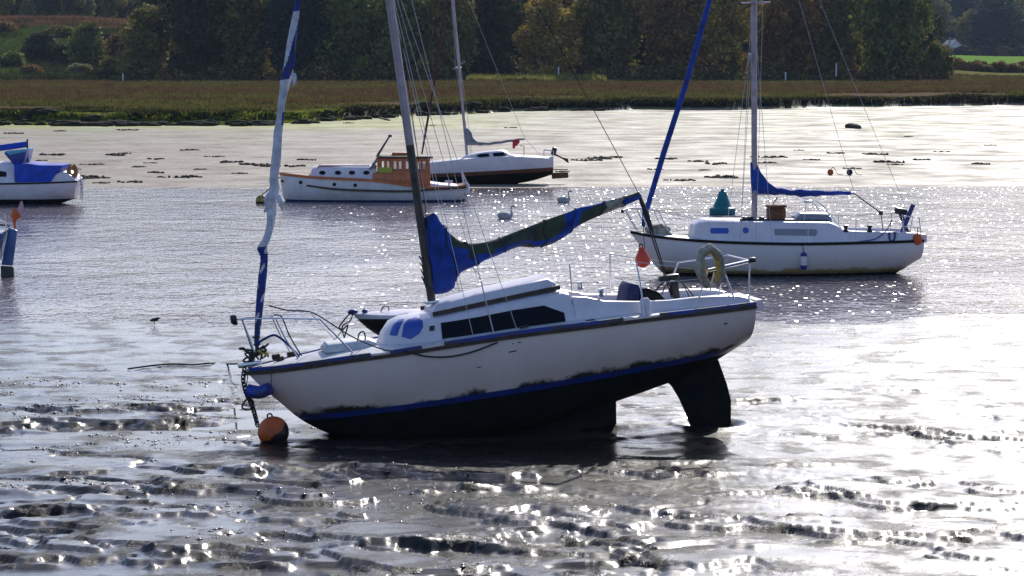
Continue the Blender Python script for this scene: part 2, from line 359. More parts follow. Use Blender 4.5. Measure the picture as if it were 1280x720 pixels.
def H(x, y):
    x = np.asarray(x, float); y = np.asarray(y, float)
    wx = x+.8*(fbm(x, y, 2.2, 3, 31)-.5); wy = y+1.2*(fbm(x, y, 2.2, 3, 32)-.5)
    big = fbm(x, y, 5, 3, 1)-.5
    near = 1-sst(43, 55, y)
    left = 1-sst(-4, 3, x)
    # long low shelves of silt, drawn out along the flow, with small steep edges
    fx_ = x*.55+.25*y; wx = x*.55-.15*y+.5*(fbm(x, y, 1.6, 3, 31)-.5); wy = y+.55*x+.9*(fbm(x*.5, y, 1.8, 3, 32)-.5)
    t = fbm(wx, wy, 1.15, 5, 2, .5)
    sc1 = sst(.492, .518, t); sc2 = sst(.585, .602, t)
    gate = .15+.85*sst(.42, .56, fbm(x*.35+.1*y, y, 2.6, 3, 57))
    h = .046-.014*left*near+.045*big+near*gate*(.052*(sc1-.5)+.042*(sc2-.2))
    edge = np.exp(-((t-.515)/.03)**2)+np.exp(-((t-.61)/.02)**2)
    h += near*gate*edge*.022*(fbm(x*.7, y, .22, 4, 3, .6)-.45)
    h += .010*(fbm(x*.6, y, .35, 4, 4)-.5)
    cl = sst(.55, .63, fbm(x*.6, y, 1.5, 3, 9))
    h += near*cl*.024*(fbm(x, y, .13, 4, 10, .65)-.45)
    # winding runnels
    rn = np.abs(fbm(x*.45+.2*y, y-.15*x, 1.7, 4, 50, .5)-.5)
    h -= near*.045*(1-sst(.0, .022, rn))*sst(.44, .56, fbm(x, y, 4, 2, 52))
    # scour pool round the keel and the silt it pushed up
    gx, gy = x+.35, y-40.6-.13*(x+.35)
    q = (gx/2.4)**2+(gy/.85)**2
    h += -.085*(1-sst(.5, 1.15, q))+.05*np.exp(-((q-1.35)/.35)**2)*fbm(x, y, .4, 3, 53)
    q2 = ((x-2.95)/.5)**2+((y-41.6)/.5)**2
    h += -.05*(1-sst(.3, 1, q2))+.05*np.exp(-((q2-1.3)/.4)**2)
    for (bx, by, L, W, a, sl) in BK:
        m = (np.abs(x-bx) < 3.0*L) & (np.abs(y-by) < 6*W)
        if not m.any(): continue
        X = x[m]-bx; Y = y[m]-by-sl*X-.5*(fbm(x[m], y[m], .5, 4, 42, .6)-.5); r = .45+.9*fbm(x[m]*.5, y[m], .28, 4, 40, .65)
        u = Y/W+.9*(fbm(x[m], y[m], .55, 3, 41)-.5)
        prof = sst(-.25, .0, u)*(1-sst(.1, 3.2, u))
        h[m] += a*.52*r*prof*np.exp(-(X/(L*1.1))**4)*sst(.30, .46, fbm(x[m], y[m]*1.6, .45, 3, 43))
    # the smooth flats toward the channel
    h -= .022*sst(44, 54, y)
    h -= .05*sst(52, 64, y+3*(fbm(x, y, 5, 3, 28)-.5))*(.7+.6*fbm(x*.3, y, 1.3, 4, 29))
    h += .055*(fbm(x*.22+.1*y, y*.8, 2.4, 4, 54)-.5)*sst(47, 53, y)*(1-sst(64, 70, y))
    # channel
    wob = 2.5*(fbm(x, y, 6, 3, 21)-.5)
    h -= sst(58, 74, y+wob)*.45
    shore = 119+(fbm(x, x*0, 18, 3, 22)-.5)*3
    yy = y-shore
    h = np.where(y > 95, -.45+sst(-6, 0, yy)*.45+np.clip(yy, 0, 175)*.0042+.05*(fbm(x, y, 9, 4, 23)-.5)*sst(-1, 6, yy)+.05*(fbm(x, y, 2.2, 3, 24)-.5)*sst(-2, 6, yy), h)
    me = marsh_edge(x)
    d = y-me+2.2*(fbm(x, y, 2.5, 3, 25)-.5)
    h += sst(0, 1.0, d)*.80+sst(1, 14, d)*.15
    h += np.where(d > 0, .25*(fbm(x, y, 8, 3, 26)-.5), 0)
    # land behind
    back = sst(440, 700, y)*(13*(1-sst(-70, -15, x*430/np.maximum(y, 1)))+5*sst(-70, -15, x*430/np.maximum(y, 1)))
    right = sst(55, 75, x*430/np.maximum(y, 1))
    fld = .45*sst(440, 560, y)+np.clip((y-580)/420, 0, 1)*3.4
    h += back*(1-right)+fld*right
    h += sst(1050, 1900, y)*60*(.8+.4*fbm(x, y, 300, 2, 27))
    return h

def sheet(name, xs, ys, zf, m, kind='structure', label=None, cat=None):
    X, Y = np.meshgrid(xs, ys); Z = zf(X.ravel(), Y.ravel())
    V = np.stack([X.ravel(), Y.ravel(), Z], 1).astype(np.float32); n, k = len(ys), len(xs)
    i = np.arange((n-1)*k).reshape(n-1, k)[:, :-1].ravel()
    Fc = np.stack([i, i+1, i+k+1, i+k], 1)
    me = bpy.data.meshes.new(name); me.vertices.add(len(V)); me.vertices.foreach_set('co', V.ravel())
    me.loops.add(Fc.size); me.loops.foreach_set('vertex_index', Fc.ravel().astype(np.int32))
    me.polygons.add(len(Fc)); me.polygons.foreach_set('loop_start', np.arange(0, Fc.size, 4, dtype=np.int32))
    me.update(calc_edges=True); me.materials.append(m); me.shade_smooth()
    o = bpy.data.objects.new(name, me); col.objects.link(o); return tagit(o, label, cat, None, kind)

# ground material: chosen by place (mud, sand flat, marsh, grass slope, field), all fixed in the world
gm = bpy.data.materials.new('tidal_ground'); gm.use_nodes = True; n, b = nodes_of(gm)
def N(t, **k):
    q = n.nodes.new(t)
    for a, v in k.items():
        if a in q.inputs: q.inputs[a].default_value = v
        else: setattr(q, a, v)
    return q
def L(a, bb): n.links.new(a, bb)
def noise(s, d=5, r=.6, vec=None):
    q = N('ShaderNodeTexNoise'); q.inputs['Scale'].default_value = s; q.inputs['Detail'].default_value = d; q.inputs['Roughness'].default_value = r
    L(vec or geo.outputs['Position'], q.inputs['Vector']); return q.outputs['Fac']
def ramp(fac, stops):
    q = N('ShaderNodeValToRGB'); e = q.color_ramp.elements
    while len(e) < len(stops): e.new(.5)
    for i, (p, c) in enumerate(stops): e[i].position = p; e[i].color = (*c, 1) if len(c) == 3 else c
    L(fac, q.inputs[0]); return q.outputs[0]
def maprange(v, a, bb, c=0, d=1):
    q = N('ShaderNodeMapRange'); q.inputs['From Min'].default_value = a; q.inputs['From Max'].default_value = bb; q.inputs['To Min'].default_value = c; q.inputs['To Max'].default_value = d
    L(v, q.inputs['Value']); return q.outputs[0]
def mixc(f, a, bb, bt='MIX'):
    q = N('ShaderNodeMix'); q.data_type = 'RGBA'; q.blend_type = bt
    if hasattr(f, 'links'): L(f, q.inputs['Factor'])
    else: q.inputs['Factor'].default_value = f
    for v, s in ((a, 'A'), (bb, 'B')):
        if hasattr(v, 'links'): L(v, q.inputs[s])
        else: q.inputs[s].default_value = (*v, 1)
    return q.outputs['Result']
def mathn(op, a, bb):
    q = N('ShaderNodeMath'); q.operation = op
    for i, v in enumerate((a, bb)):
        if hasattr(v, 'links'): L(v, q.inputs[i])
        else: q.inputs[i].default_value = v
    return q.outputs[0]
geo = N('ShaderNodeNewGeometry'); sep = N('ShaderNodeSeparateXYZ'); L(geo.outputs['Position'], sep.inputs[0])
Yc, Zc, Xc = sep.outputs['Y'], sep.outputs['Z'], sep.outputs['X']
mud = ramp(noise(1.3, 8, .65), [(.3, (.16, .13, .12)), (.5, (.25, .22, .215)), (.7, (.33, .30, .295))])
mud = mixc(mathn('MULTIPLY', maprange(noise(.45, 5, .6), .56, .64), .75), mud, (.15, .085, .05))
sand = ramp(noise(.35, 8, .7), [(.3, (.16, .125, .09)), (.5, (.25, .205, .155)), (.7, (.33, .275, .21))])
weedy = ramp(noise(1.1, 8, .75), [(.56, (1, 1, 1)), (.62, (.35, .34, .3))])
sand = mixc(1, sand, weedy, 'MULTIPLY')
algae = ramp(noise(.18, 5, .6), [(.45, (0, 0, 0)), (.62, (1, 1, 1))])
sand = mixc(mathn('MULTIPLY', algae, maprange(Yc, 165, 205)), sand, (.17, .19, .07))
marsh = ramp(noise(.09, 7, .7), [(.35, (.10, .085, .025)), (.5, (.12, .065, .03)), (.62, (.06, .06, .018))])
green = ramp(noise(.05, 8, .7), [(.35, (.08, .12, .03)), (.5, (.15, .18, .045)), (.63, (.19, .10, .04))])
field = ramp(noise(.02, 4, .5), [(.3, (.13, .24, .03)), (.7, (.17, .29, .04))])
sand = mixc(mathn('MULTIPLY', mathn('MULTIPLY', maprange(Yc, 196, 206), maprange(Xc, 4, -8)), ramp(noise(.6, 5, .7), [(.4, (0, 0, 0)), (.5, (1, 1, 1))])), sand, (.28, .30, .05))
c1 = mixc(maprange(Yc, 90, 96), mud, sand)
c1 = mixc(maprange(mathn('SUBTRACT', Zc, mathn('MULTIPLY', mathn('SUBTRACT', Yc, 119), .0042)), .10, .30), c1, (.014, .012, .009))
mz = mathn('MAXIMUM', maprange(mathn('SUBTRACT', Zc, mathn('MULTIPLY', mathn('SUBTRACT', Yc, 119), .0042)), .70, .78), maprange(Yc, 296, 302))
c1 = mixc(mathn('MULTIPLY', mz, maprange(Yc, 180, 190)), c1, marsh)
c1 = mixc(maprange(Yc, 440, 460), c1, green)
isf = mathn('MULTIPLY', maprange(Yc, 585, 590), maprange(mathn('DIVIDE', Xc, Yc), .148, .152))
c1 = mixc(isf, c1, field)
c1 = mixc(maprange(Yc, 1010, 1030), c1, (.03, .045, .015))
L(c1, b.inputs['Base Color'])
rmud = ramp(noise(1.7, 6, .6), [(.35, (.24,)*3), (.5, (.44,)*3), (.66, (.68,)*3)])
rs = ramp(noise(.25, 6, .6), [(.35, (.5,)*3), (.65, (.8,)*3)])
rmud = mixc(maprange(Yc, 44, 54), rmud, mixc(.5, rmud, (.12,)*3)); rg = mixc(maprange(Yc, 90, 96), rmud, rs)
rg = mixc(mathn('MULTIPLY', mz, maprange(Yc, 180, 190)), rg, (.95,)*3)

L(rg, b.inputs['Roughness'])
b.inputs['Specular IOR Level'].default_value = .5
spc = mathn('MULTIPLY', maprange(Yc, 90, 96, .05, .20), maprange(Yc, 285, 310, 1, .2)); hgt = mathn('SUBTRACT', Zc, mathn('MULTIPLY', mathn('SUBTRACT', Yc, 119), .0042))
spc = mathn('MULTIPLY', spc, maprange(mathn('MULTIPLY', maprange(hgt, .06, .2), maprange(Yc, 180, 190)), 0, 1, 1, .05)); L(spc, b.inputs['Specular IOR Level'])
cw = mathn('MULTIPLY', maprange(Yc, 90, 96, 1, 0), mathn('MULTIPLY', maprange(noise(1.1, 5, .6), .50, .60, 1.0, .2), maprange(noise(.45, 5, .6), .56, .64, 1, .35))); L(cw, b.inputs['Coat Weight']); b.inputs['Coat Roughness'].default_value = .2; b.inputs['Coat IOR'].default_value = 1.33
cbp = N('ShaderNodeBump'); cbp.inputs['Strength'].default_value = 1; cbp.inputs['Distance'].default_value = .8; L(mathn('MULTIPLY', noise(24, 4, .65), .0018), cbp.inputs['Height']); L(cbp.outputs[0], b.inputs['Coat Normal'])
bh = mathn('ADD', mathn('MULTIPLY', noise(13, 6, .7), .026), mathn('MULTIPLY', noise(70, 5, .7), .010))
bh = mathn('MULTIPLY', bh, maprange(noise(1.1, 5, .6), .51, .60, .07, 1.0))
bp = N('ShaderNodeBump'); bp.inputs['Strength'].default_value = 1; bp.inputs['Distance'].default_value = .8; L(bh, bp.inputs['Height']); L(bp.outputs[0], b.inputs['Normal'])

def grow(a, d, f, end):
    out = []
    while a < end: d *= f; a += d; out.append(a)
    return out
xr = list(np.arange(0, 8.9, .028)); xr += grow(xr[-1], .028, 1.14, 12); xr += list(np.arange(xr[-1]+.42, 62, .42)); xr += grow(xr[-1], .42, 1.2, 1500)
xs = np.array([-v for v in xr[:0:-1]]+xr)
yn = list(np.arange(28.5, 49, .07)); yn += grow(yn[-1], .07, 1.02, 66); yn += list(np.arange(yn[-1]+.5, 112, 1.2))
yn += list(np.arange(112, 330, .7)); yn += grow(yn[-1], .7, 1.05, 2000)
yb = [28.5-v for v in grow(0, .05, 1.4, 120)][::-1]
ys = np.array(yb+yn)
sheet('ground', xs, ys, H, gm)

# water
wm = mat('estuary_water', (.20, .165, .18), .05, spec=.5); n, b = nodes_of(wm); b.inputs['IOR'].default_value = 1.333
geo = N('ShaderNodeNewGeometry'); sep = N('ShaderNodeSeparateXYZ'); L(geo.outputs['Position'], sep.inputs[0]); Yc = sep.outputs['Y']
mp = N('ShaderNodeMapping'); mp.inputs['Scale'].default_value = (1, .55, 1); L(geo.outputs['Position'], mp.inputs[0]); V1 = mp.outputs[0]
rip = mathn('ADD', mathn('MULTIPLY', noise(1.1, 3, .5, V1), .065), mathn('ADD', mathn('MULTIPLY', noise(4.5, 3, .5, V1), .040), mathn('MULTIPLY', noise(15, 3, .5, V1), .012)))
calm = maprange(noise(.12, 4, .6), .38, .62, .45, 1.0)
rip = mathn('MULTIPLY', rip, mathn('MULTIPLY', calm, maprange(Yc, 47, 58, .05, 1.0)))
bp = N('ShaderNodeBump'); bp.inputs['Strength'].default_value = 1; bp.inputs['Distance'].default_value = 1.0; L(rip, bp.inputs['Height'])
# small steep wavelets: facets of a few centimetres, each with its own tilt, in drifting patches
vo = N('ShaderNodeTexVoronoi'); vo.inputs['Scale'].default_value = 6.3; L(geo.outputs['Position'], vo.inputs['Vector'])
sv = N('ShaderNodeSeparateColor'); L(vo.outputs['Color'], sv.inputs[0])
cb_ = N('ShaderNodeCombineXYZ'); L(maprange(sv.outputs[0], 0, 1, -.28, .38), cb_.inputs[0]); L(maprange(sv.outputs[1], 0, 1, -.44, -.02), cb_.inputs[1]); cb_.inputs[2].default_value = 1
nv = N('ShaderNodeVectorMath'); nv.operation = 'NORMALIZE'; L(cb_.outputs[0], nv.inputs[0])
mk = mathn('MULTIPLY', mathn('LESS_THAN', vo.outputs['Distance'], .30), mathn('MULTIPLY', mathn('GREATER_THAN', sv.outputs[2], .10), mathn('GREATER_THAN', noise(.35, 3, .6, V1), .37)))
mk = mathn('MULTIPLY', mk, maprange(Yc, 50, 55)); L(mixc(maprange(Yc, 46, 58), (.07, .055, .045), (.20, .165, .18)), b.inputs['Base Color'])
mv = N('ShaderNodeMix'); mv.data_type = 'VECTOR'; L(mk, mv.inputs[0]); L(bp.outputs[0], mv.inputs[4]); L(nv.outputs[0], mv.inputs[5]); L(mv.outputs[1], b.inputs['Normal'])
L(maprange(mk, 0, 1, .06, .155), b.inputs['Roughness'])
xw = np.linspace(-400, 400, 41); yw = np.array([-60]+list(np.arange(20, 131, 5.0)))
sheet('water', xw, yw, lambda x, y: x*0, wm)
M['canvas_bright'] = mat('bright_blue_canvas', (.01, .07, .55), .7, var=.35, scale=3, bump=.01, bscale=10)
# ------------------------------------------------------------------ boats
def lerp_tab(tab, t):
    for i in range(len(tab)-1):
        if t <= tab[i+1][0]:
            a, c = tab[i], tab[i+1]; s = (t-a[0])/(c[0]-a[0]); return a[1]+(c[1]-a[1])*s
    return tab[-1][1]
def hull_rows(fr, sheer, keel, levels, nrow=(8, 1, 8), sub=4, shape=None):
    """sheer: (px,py,halfbeam) of the near deck edge, keel: (px,py) of the centreline profile.
    levels: heights that split bottom / stripe / topsides. returns station grid of near side points"""
    S = smooth_path([fr.P(p[0], p[1], -p[2]) for p in sheer], sub)
    K = smooth_path([fr.P(p[0], p[1], 0) for p in keel], sub)
    n = len(S); grid = []
    for i in range(n):
        t = i/(n-1); s = S[i]; k = K[i]; B = -s.y
        a, bb = shape(t) if shape else (lerp_tab([(0, 1.0), (.25, 1.7), (.6, 2.6), (1, 2.4)], t), lerp_tab([(0, .9), (.3, .62), (1, .5)], t))
        zs = [k.z]+[min(max(l, k.z), s.z) for l in levels]+[s.z]
        row = []
        for q in range(len(zs)-1):
            for j in range(nrow[q]): row.append(zs[q]+(zs[q+1]-zs[q])*j/nrow[q])
        row.append(s.z)
        pts = []
        for z in row:
            h = (z-k.z)/max(s.z-k.z, 1e-6); f = (1-(1-h)**a)**bb if h > 0 else 0
            pts.append(Vector((k.x+(s.x-k.x)*h, -B*f, z)))
        grid.append(pts)
    return grid
def hull_parts(T, grid, nrow, mats, names, transom=True, bottom_trans=True):
    """mesh per band, both sides, with the transom panel of that band"""
    r0 = 0; out = []
    for q, (m, nm) in enumerate(zip(mats, names)):
        r1 = r0+nrow[q]; mb = MB()
        near = [[g[j] for j in range(r0, r1+1)] for g in grid]
        far = [[Vector((p.x, -p.y, p.z)) for p in g] for g in near]
        loft(mb, near, False, False); loft(mb, far, False, False)
        # inner skin gives the shell thickness along the top
        if transom:
            a = near[-1]; c = far[-1]; k = len(a)
            mb.add(a+c, [(j, j+1, k+j+1, k+j) for j in range(k-1)])
        out.append(T.part(nm, mb, m)); r0 = r1
    return out
def deck_mesh(grid, camber=.05, drop=.0, nc=8):
    mb = MB(); rings = []
    for g in grid:
        s = g[-1]; B = -s.y
        rings.append([Vector((s.x, -B+2*B*j/nc, s.z-drop+camber*(1-(2*j/nc-1)**2)*min(1, B/.6))) for j in range(nc+1)])
    return loft(mb, rings, False, False)
def edge_path(grid, side=-1, out=.012, dz=0.0, i0=0, i1=None):
    return [Vector((g[-1].x, side*(-g[-1].y+out), g[-1].z+dz)) for g in grid[i0:i1]]
def strip(mb, path, w_, h_, m=0):
    """rectangular bead along a path"""
    rings = []
    for p in path:
        rings.append([p+Vector((0, -w_, -h_)), p+Vector((0, w_, -h_)), p+Vector((0, w_, h_)), p+Vector((0, -w_, h_))])
    return loft(mb, rings, True, True, m)
def cabin_loft(secs, nr=5):
    """secs: (x, z_base, z_top, half_bottom, half_top, crown)"""
    mb = MB(); rings = []
    for (x, zb, zt, wb, wt, cr) in secs:
        r = []; rad = min(.07, (zt-zb)*.4)
        side = [(-wb, zb), (-wt-(wb-wt)*rad/max(zt-zb, .01), zt-rad)]
        corner = [(-wt+rad*.35, zt-rad*.25), (-wt+rad*1.1, zt+.1*cr)]
        top = [(-wt+2*wt*k/8, zt+cr*(1-(2*k/8-1)**2)) for k in range(1, 8)]
        half = side+corner
        pts = half+top+[(-a, c) for a, c in half[::-1]]
        rings.append([Vector((x, a, c)) for a, c in pts])
    return loft(mb, rings, True, True)
def cabin_from(fr, tab, yb, yt, crown=.05):
    """tab: (px, py_base, py_top[, wb, wt]) measured on the near side"""
    secs = []
    for t in tab:
        wb = t[3] if len(t) > 3 else yb; wt = t[4] if len(t) > 4 else yt
        b_ = fr.P(t[0], t[1], -wb); o, d = fr.ray(t[0], t[2]); tt = (-wt-o.y)/d.y; top = o+d*tt
        secs.append((b_.x, b_.z, max(top.z, b_.z+.02), wb, wt, crown))
    return cabin_loft(secs)
def rig(T, name, a, b_, r, m='wire', n=5):
    return T.part(name, tube(MB(), [a, b_], r, n), M[m])

# ================================================================== main sloop aground
fr = Frame(at(640, 491, 41.2), yaw=12, trim=8.0, heel=0)
A = Thing('sailing_boat', 'white sailing boat with blue stripe leaning bow-down aground on the mud in the foreground', 'sailing boat', fr.M)
sheerA = [(306,462,.0),(322,461,.16),(345,459,.32),(385,454,.52),(440,446,.74),(500,438,.93),(570,427,1.06),(650,415,1.13),(730,405,1.13),(810,395,1.08),(880,387,.98),(945,379,.86)]
keelA = [(306,463),(325,482),(350,503),(382,528),(430,548),(500,560),(590,552),(670,535),(740,512),(810,487),(870,462),(925,428)]
NR = (8, 2, 8)
zst = fr.P(640, 494, -1.05).z; zst2 = fr.P(640, 486.5, -1.05).z
gA = hull_rows(fr, sheerA, keelA, (zst, zst2), NR, 5)
hullmat = stained_hull('stained_white_topsides', (.93, .76, .72), zst2, .36, amt=.40, rough=.32)
hp = hull_parts(A, gA, NR, [M['antifoul'], M['blue'], hullmat], ['underbody', 'boot_stripe', 'topsides'])
A.part('deck', deck_mesh(gA, .05), M['deck'])
mb = MB()
for s in (-1, 1): strip(mb, edge_path(gA, s, .012, -.055), .018, .026)
A.part('rubbing_strake', mb, M['brown_rail'])
mb = MB(); nA = len(gA)
for s in (-1, 1):
    for a, c in ((2, int(nA*.42)), (int(nA*.44), int(nA*.50)), (int(nA*.52), int(nA*.80)), (int(nA*.83), nA)): strip(mb, edge_path(gA, s, .006, .0, a, c), .022, .024)
A.part('gunwale_strip', mb, M['blue_worn'])
topA = MB(); loft(topA, gA, False, False); bvT = bvh_of(topA)
for k_, pl_ in enumerate(([(636,439.5),(646,437.5),(646,439),(636,441)], [(640,429),(642,428.6),(642,430),(640,430.4)], [(648,427.5),(651,427),(651,428.6),(648,429)], [(905,404),(909,403),(909,405),(905,406)], [(596,459),(602,458),(602,459),(596,460)])):
    A.part('hull_scuff', decal(fr, MB(), pl_, bvT, .004, 3, mirror=False), M['brown_rail'])
# fin keel, skeg and rudder
z0 = -1.6
mb = MB(); a = fr.P(500, 548, 0); c = fr.P(770, 495, 0); e = fr.P(771, 548, 0); a2 = fr.P(470, 575, 0)
rings = []
for (xl, xr_, z) in ((a.x, c.x, c.z+.25), (a.x+.1, c.x, c.z), (a.x+.2, e.x, e.z), (a.x+.3, e.x+.02, e.z-.35)):
    ring = []
    for j in range(20):
        th = 2*math.pi*j/20; ring.append(Vector(((xl+xr_)/2+(xr_-xl)/2*math.copysign(abs(math.cos(th))**.7, math.cos(th)), .075*math.sin(th), z)))
    rings.append(ring)
loft(mb, rings); A.part('fin_keel', mb, M['antifoul'])
pz = [fr.P(*q, 0) for q in ((808,468),(828,472),(840,483),(849,498),(858,518),(868,548),(913,543),(913,500),(908,480),(897,449),(860,455))]
mb = MB(); prism(mb, [(p.x, p.z) for p in pz], -.045, .045, bev=.012); A.part('rudder', mb, M['antifoul'])
# cabin trunk
tab = [(478,433,431,.28,.22),(486,434,420,.40,.30),(500,433,407,.52,.40),(516,431.5,402,.62,.50),(535,429.5,400,.72,.60),(560,427,396.5,.78,.66),(620,418.5,384,.82,.69),(680,411.5,371.5,.82,.68),(712,408,365,.80,.66),(720,407,367,.79,.66),(722,407,376,.79,.68)]
cab = cabin_from(fr, tab, .8, .68, .05); bv = bvh_of(cab)
cabin = A.part('cabin', cab, M['white'])
A.part('side_window', decal(fr, MB(), [(551,404),(600,396),(640,388),(680,382),(705,391),(707,402),(650,410),(553,424)], bv, .01), M['window'], cabin)
A.part('front_window', decal(fr, MB(), [(505,406),(510,400),(520,397),(528,401),(529,408),(524,417),(513,424),(502,421)], bv, .008), M['window_blue'], cabin)
A.part('corner_window', decal(fr, MB(), [(491,408),(498,400),(504.5,399),(500,409),(496,420),(487,419)], bv, .008, mirror=False), M['window_blue'], cabin)
A.part('vent_louvre', decal(fr, MB(), [(537,408),(543,407),(543,413),(537,414)], bv, .02, mirror=False), M['black'], cabin)
A.part('instrument_box', decal(fr, MB(), [(713,369),(721,368),(721,376),(713,377)], bv, .03, mirror=False), M['blue'], cabin)
mb = MB()
for s in (-1, 1):
    a = fr.P(541, 393.5, -.5); c = fr.P(700, 359.5, -.5); a.y *= -s; c.y *= -s
    strip(mb, [a.lerp(c, k/6)+Vector((0, 0, .006)) for k in range(7)], .022, .03)
A.part('grab_rail', mb, M['brown_rail'], cabin)
hs = [(543,396,388,.40,.36),(553,393,382,.46,.42),(600,383,368,.47,.43),(650,373,357,.47,.43),(688,364,348,.47,.43),(696,363,353,.45,.42)]
A.part('sliding_hatch', cabin_from(fr, hs, .4, .36, .02), M['white'], cabin)
# foredeck hatch
fh = [(407,441,437,.26,.24),(412,441,432,.28,.26),(462,435,425,.30,.28),(472,434,428,.28,.24)]
A.part('foredeck_hatch', cabin_from(fr, fh, .28, .26, .03), M['deck'])
# cockpit coaming (both sides) and after deck
ck = [(722,406,370),(740,404,371),(762,401,376),(800,398,376.5),(840,394,375),(875,390,371),(910,386.5,369.5),(928,384,370),(940,381,373)]
for sgn in (-1, 1):
    mb = MB(); rings = []
    for px, pb, pt in ck:
        lo = fr.P(px, pb, -.80); hi = fr.P(px, pt, -.70); h2 = hi.z-lo.z
        q = [(-.80, 0), (-.70, h2), (-.67, h2+.01), (-.60, h2-.01), (-.58, 0)]
        rings.append([Vector((lo.x, -sgn*y, lo.z+z)) for y, z in q])
    loft(mb, rings); A.part('cockpit_coaming', mb, M['white'])
mb = MB()
for px, pb, pt in ((730,404,392),(935,382,372)):
    p = fr.P(px, (pb+pt)/2, 0); box(mb, p, (.10, 1.25, .16))
A.part('bridge_deck', mb, M['white'])
p = fr.P(705, 352, -.55)
# mast
def mast_pt(px, py): return fr.P(px, py, 0)
m0 = mast_pt(540, 379); m1 = mast_pt(487, 0); md = (m1-m0).normalized(); HT = 9.4
mtop = m0+md*HT
mb = MB(); tube(mb, [m0+md*k*HT/12 for k in range(13)], .062, 14, flat=1.3, m=0)
for k, f in enumerate(mb.f):
    z = sum(mb.v[i].z for i in f)/len(f)
    if z < m0.z+2.3: mb.m[k] = 1
mast = A.part('mast', mb, [M['alloy'], M['alloy_dirty']])
mb = MB(); box(mb, m0+Vector((0, 0, .02)), (.2, .16, .05), bev=.01); A.part('mast_step', mb, M['steel'], mast)
mb = MB()
for k in range(4): tube(mb, smooth_path([m0+md*(.35+.1*k)+Vector((-.07, -.05, 0)), m0+md*(.40+.1*k)+Vector((-.11, -.08, .02)), m0+md*(.33+.12*k)+Vector((-.08, -.1, -.04)), m0+md*.25+Vector((-.07, -.04, 0))], 4), .008, 5)
tube(mb, [m0+md*2.2+Vector((-.02, -.08, 0)), m0+md*.6+Vector((.02, -.11, 0))], .006, 5)
tube(mb, [m0+md*9+Vector((.08, -.03, 0)), m0+md*.7+Vector((.09, -.05, 0))], .006, 5)
A.part('halyard', mb, M['rope_dark'], mast)
mb = MB(); sp0 = m0+md*5.4
for s in (-1, 1): tube(mb, [sp0, sp0+Vector((.08, s*.78, .03))], [.022, .012], 6)
A.part('spreaders', mb, M['alloy'], mast)
# standing rigging
bowtop = fr.P(321, 446, 0)
chain_ = lambda px, py, y: fr.P(px, py, -abs(y)) if y < 0 else Vector((fr.P(px, py, -abs(y)).x, abs(y), fr.P(px, py, -abs(y)).z))
for s in (-1, 1):
    rig(A, 'cap_shroud', chain_(617, 416, s*1.05), sp0+Vector((.08, s*.78, .03)), .005, 'wire_light')
    rig(A, 'upper_shroud', sp0+Vector((.08, s*.78, .03)), mtop, .004)
    rig(A, 'fore_lower_shroud', chain_(591, 418, s*1.02), sp0-md*.2, .0045, 'wire_light')
    rig(A, 'aft_lower_shroud', chain_(647, 414, s*1.06), sp0-md*.15, .0045, 'wire_light')
    mb = MB(); c_ = chain_(617, 416, s*1.05); u = (sp0+Vector((.08, s*.78, .03))-c_).normalized(); tube(mb, [c_-u*.04, c_+u*.75], .009, 6); A.part('shroud_cover', mb, M['wire_light'])
# boom under a cover, raised by the topping lift
b0 = fr.P(541, 331, 0); b1 = fr.P(799, 243, 0)
A.part('boom', tube(MB(), [b0, b1], .04, 10), M['alloy_dirty'])
top = [(531,272),(540,266.5),(547,270),(553,281),(562,293),(575,301),(592,304),(612,301),(640,291),(665,282),(690,272),(710,265),(725,259.5),(742,256),(762,250),(780,246),(799,241.5)]
bot = [(541,368),(553,367),(567,361),(570,352),(575,341),(590,334),(606,326),(622,319),(645,309),(668,309),(684,307),(703,297),(716,287),(735,276),(757,266),(778,258),(800,249)]
TP = smooth_path([Vector((a, c, 0)) for a, c in top], 5); BP = smooth_path([Vector((a, c, 0)) for a, c in bot], 5)
mb = MB(); rings = []; fm = []
nn = len(TP); KR = 22
for i in range(nn):
    t = i/(nn-1); tp = fr.P(TP[i].x, TP[i].y, 0); bp_ = fr.P(BP[i].x, BP[i].y, 0)
    wd = lerp_tab([(0, .07), (.08, .09), (.25, .13), (.5, .16), (.75, .11), (.95, .07), (1, .04)], t)
    ring = []
    for j in range(KR):
        a = 2*math.pi*j/KR; f = .5-.5*math.cos(a)   # 0 top .. 1 bottom
        fold = 1+.22*math.sin(9*t*6+3*a)*math.sin(a)+.12*math.sin(23*t+5*a)
        belly = math.sin(a)*(0.55+.8*f)
        ring.append(tp.lerp(bp_, f)+Vector((.02*math.sin(31*t+4*a), -wd*belly*fold, 0)))
    rings.append(ring)
loft(mb, rings)
for k in range((nn-1)*KR):
    i, j = divmod(k, KR); t = i/(nn-1); f = .5-.5*math.cos(2*math.pi*(j+.5)/KR); fn = f+.10*math.sin(17*t)+.06*math.sin(41*t)
    px = TP[i].x
    m = 0
    if 576 < px < 706 and fn < .66-.0*(px-576): m = 1
    if 560 < px <= 576 and f < .25: m = 1
    if 640 < px < 700 and fn > .86: m = 1
    if 728 < px < 762 and fn > .25: m = 1
    if 758 < px < 778: m = 2
    mb.m[k] = m
cov = A.part('sail_cover', mb, [M['canvas'], M['canvas_green'], M['canvas_tan']])
for ti in (.20, .34, .47, .6, .73, .85, .94):
    rg_ = rings[int(ti*(nn-1))]; cc_ = sum(rg_, Vector())/len(rg_)
    rg2 = [cc_+(p-cc_)*1.05+Vector((.012*math.sin(k), 0, 0)) for k, p in enumerate(rg_)]
    A.part('sail_tie', tube(MB(), rg2+[rg2[0]], .010, 5), M['rope_dark'], cov)
A.part('reefing_line', tube(MB(), [fr.P(591,334,-.1), fr.P(600,345,-.14), fr.P(596,360,-.12)], .006, 5), M['wire_light'], cov)
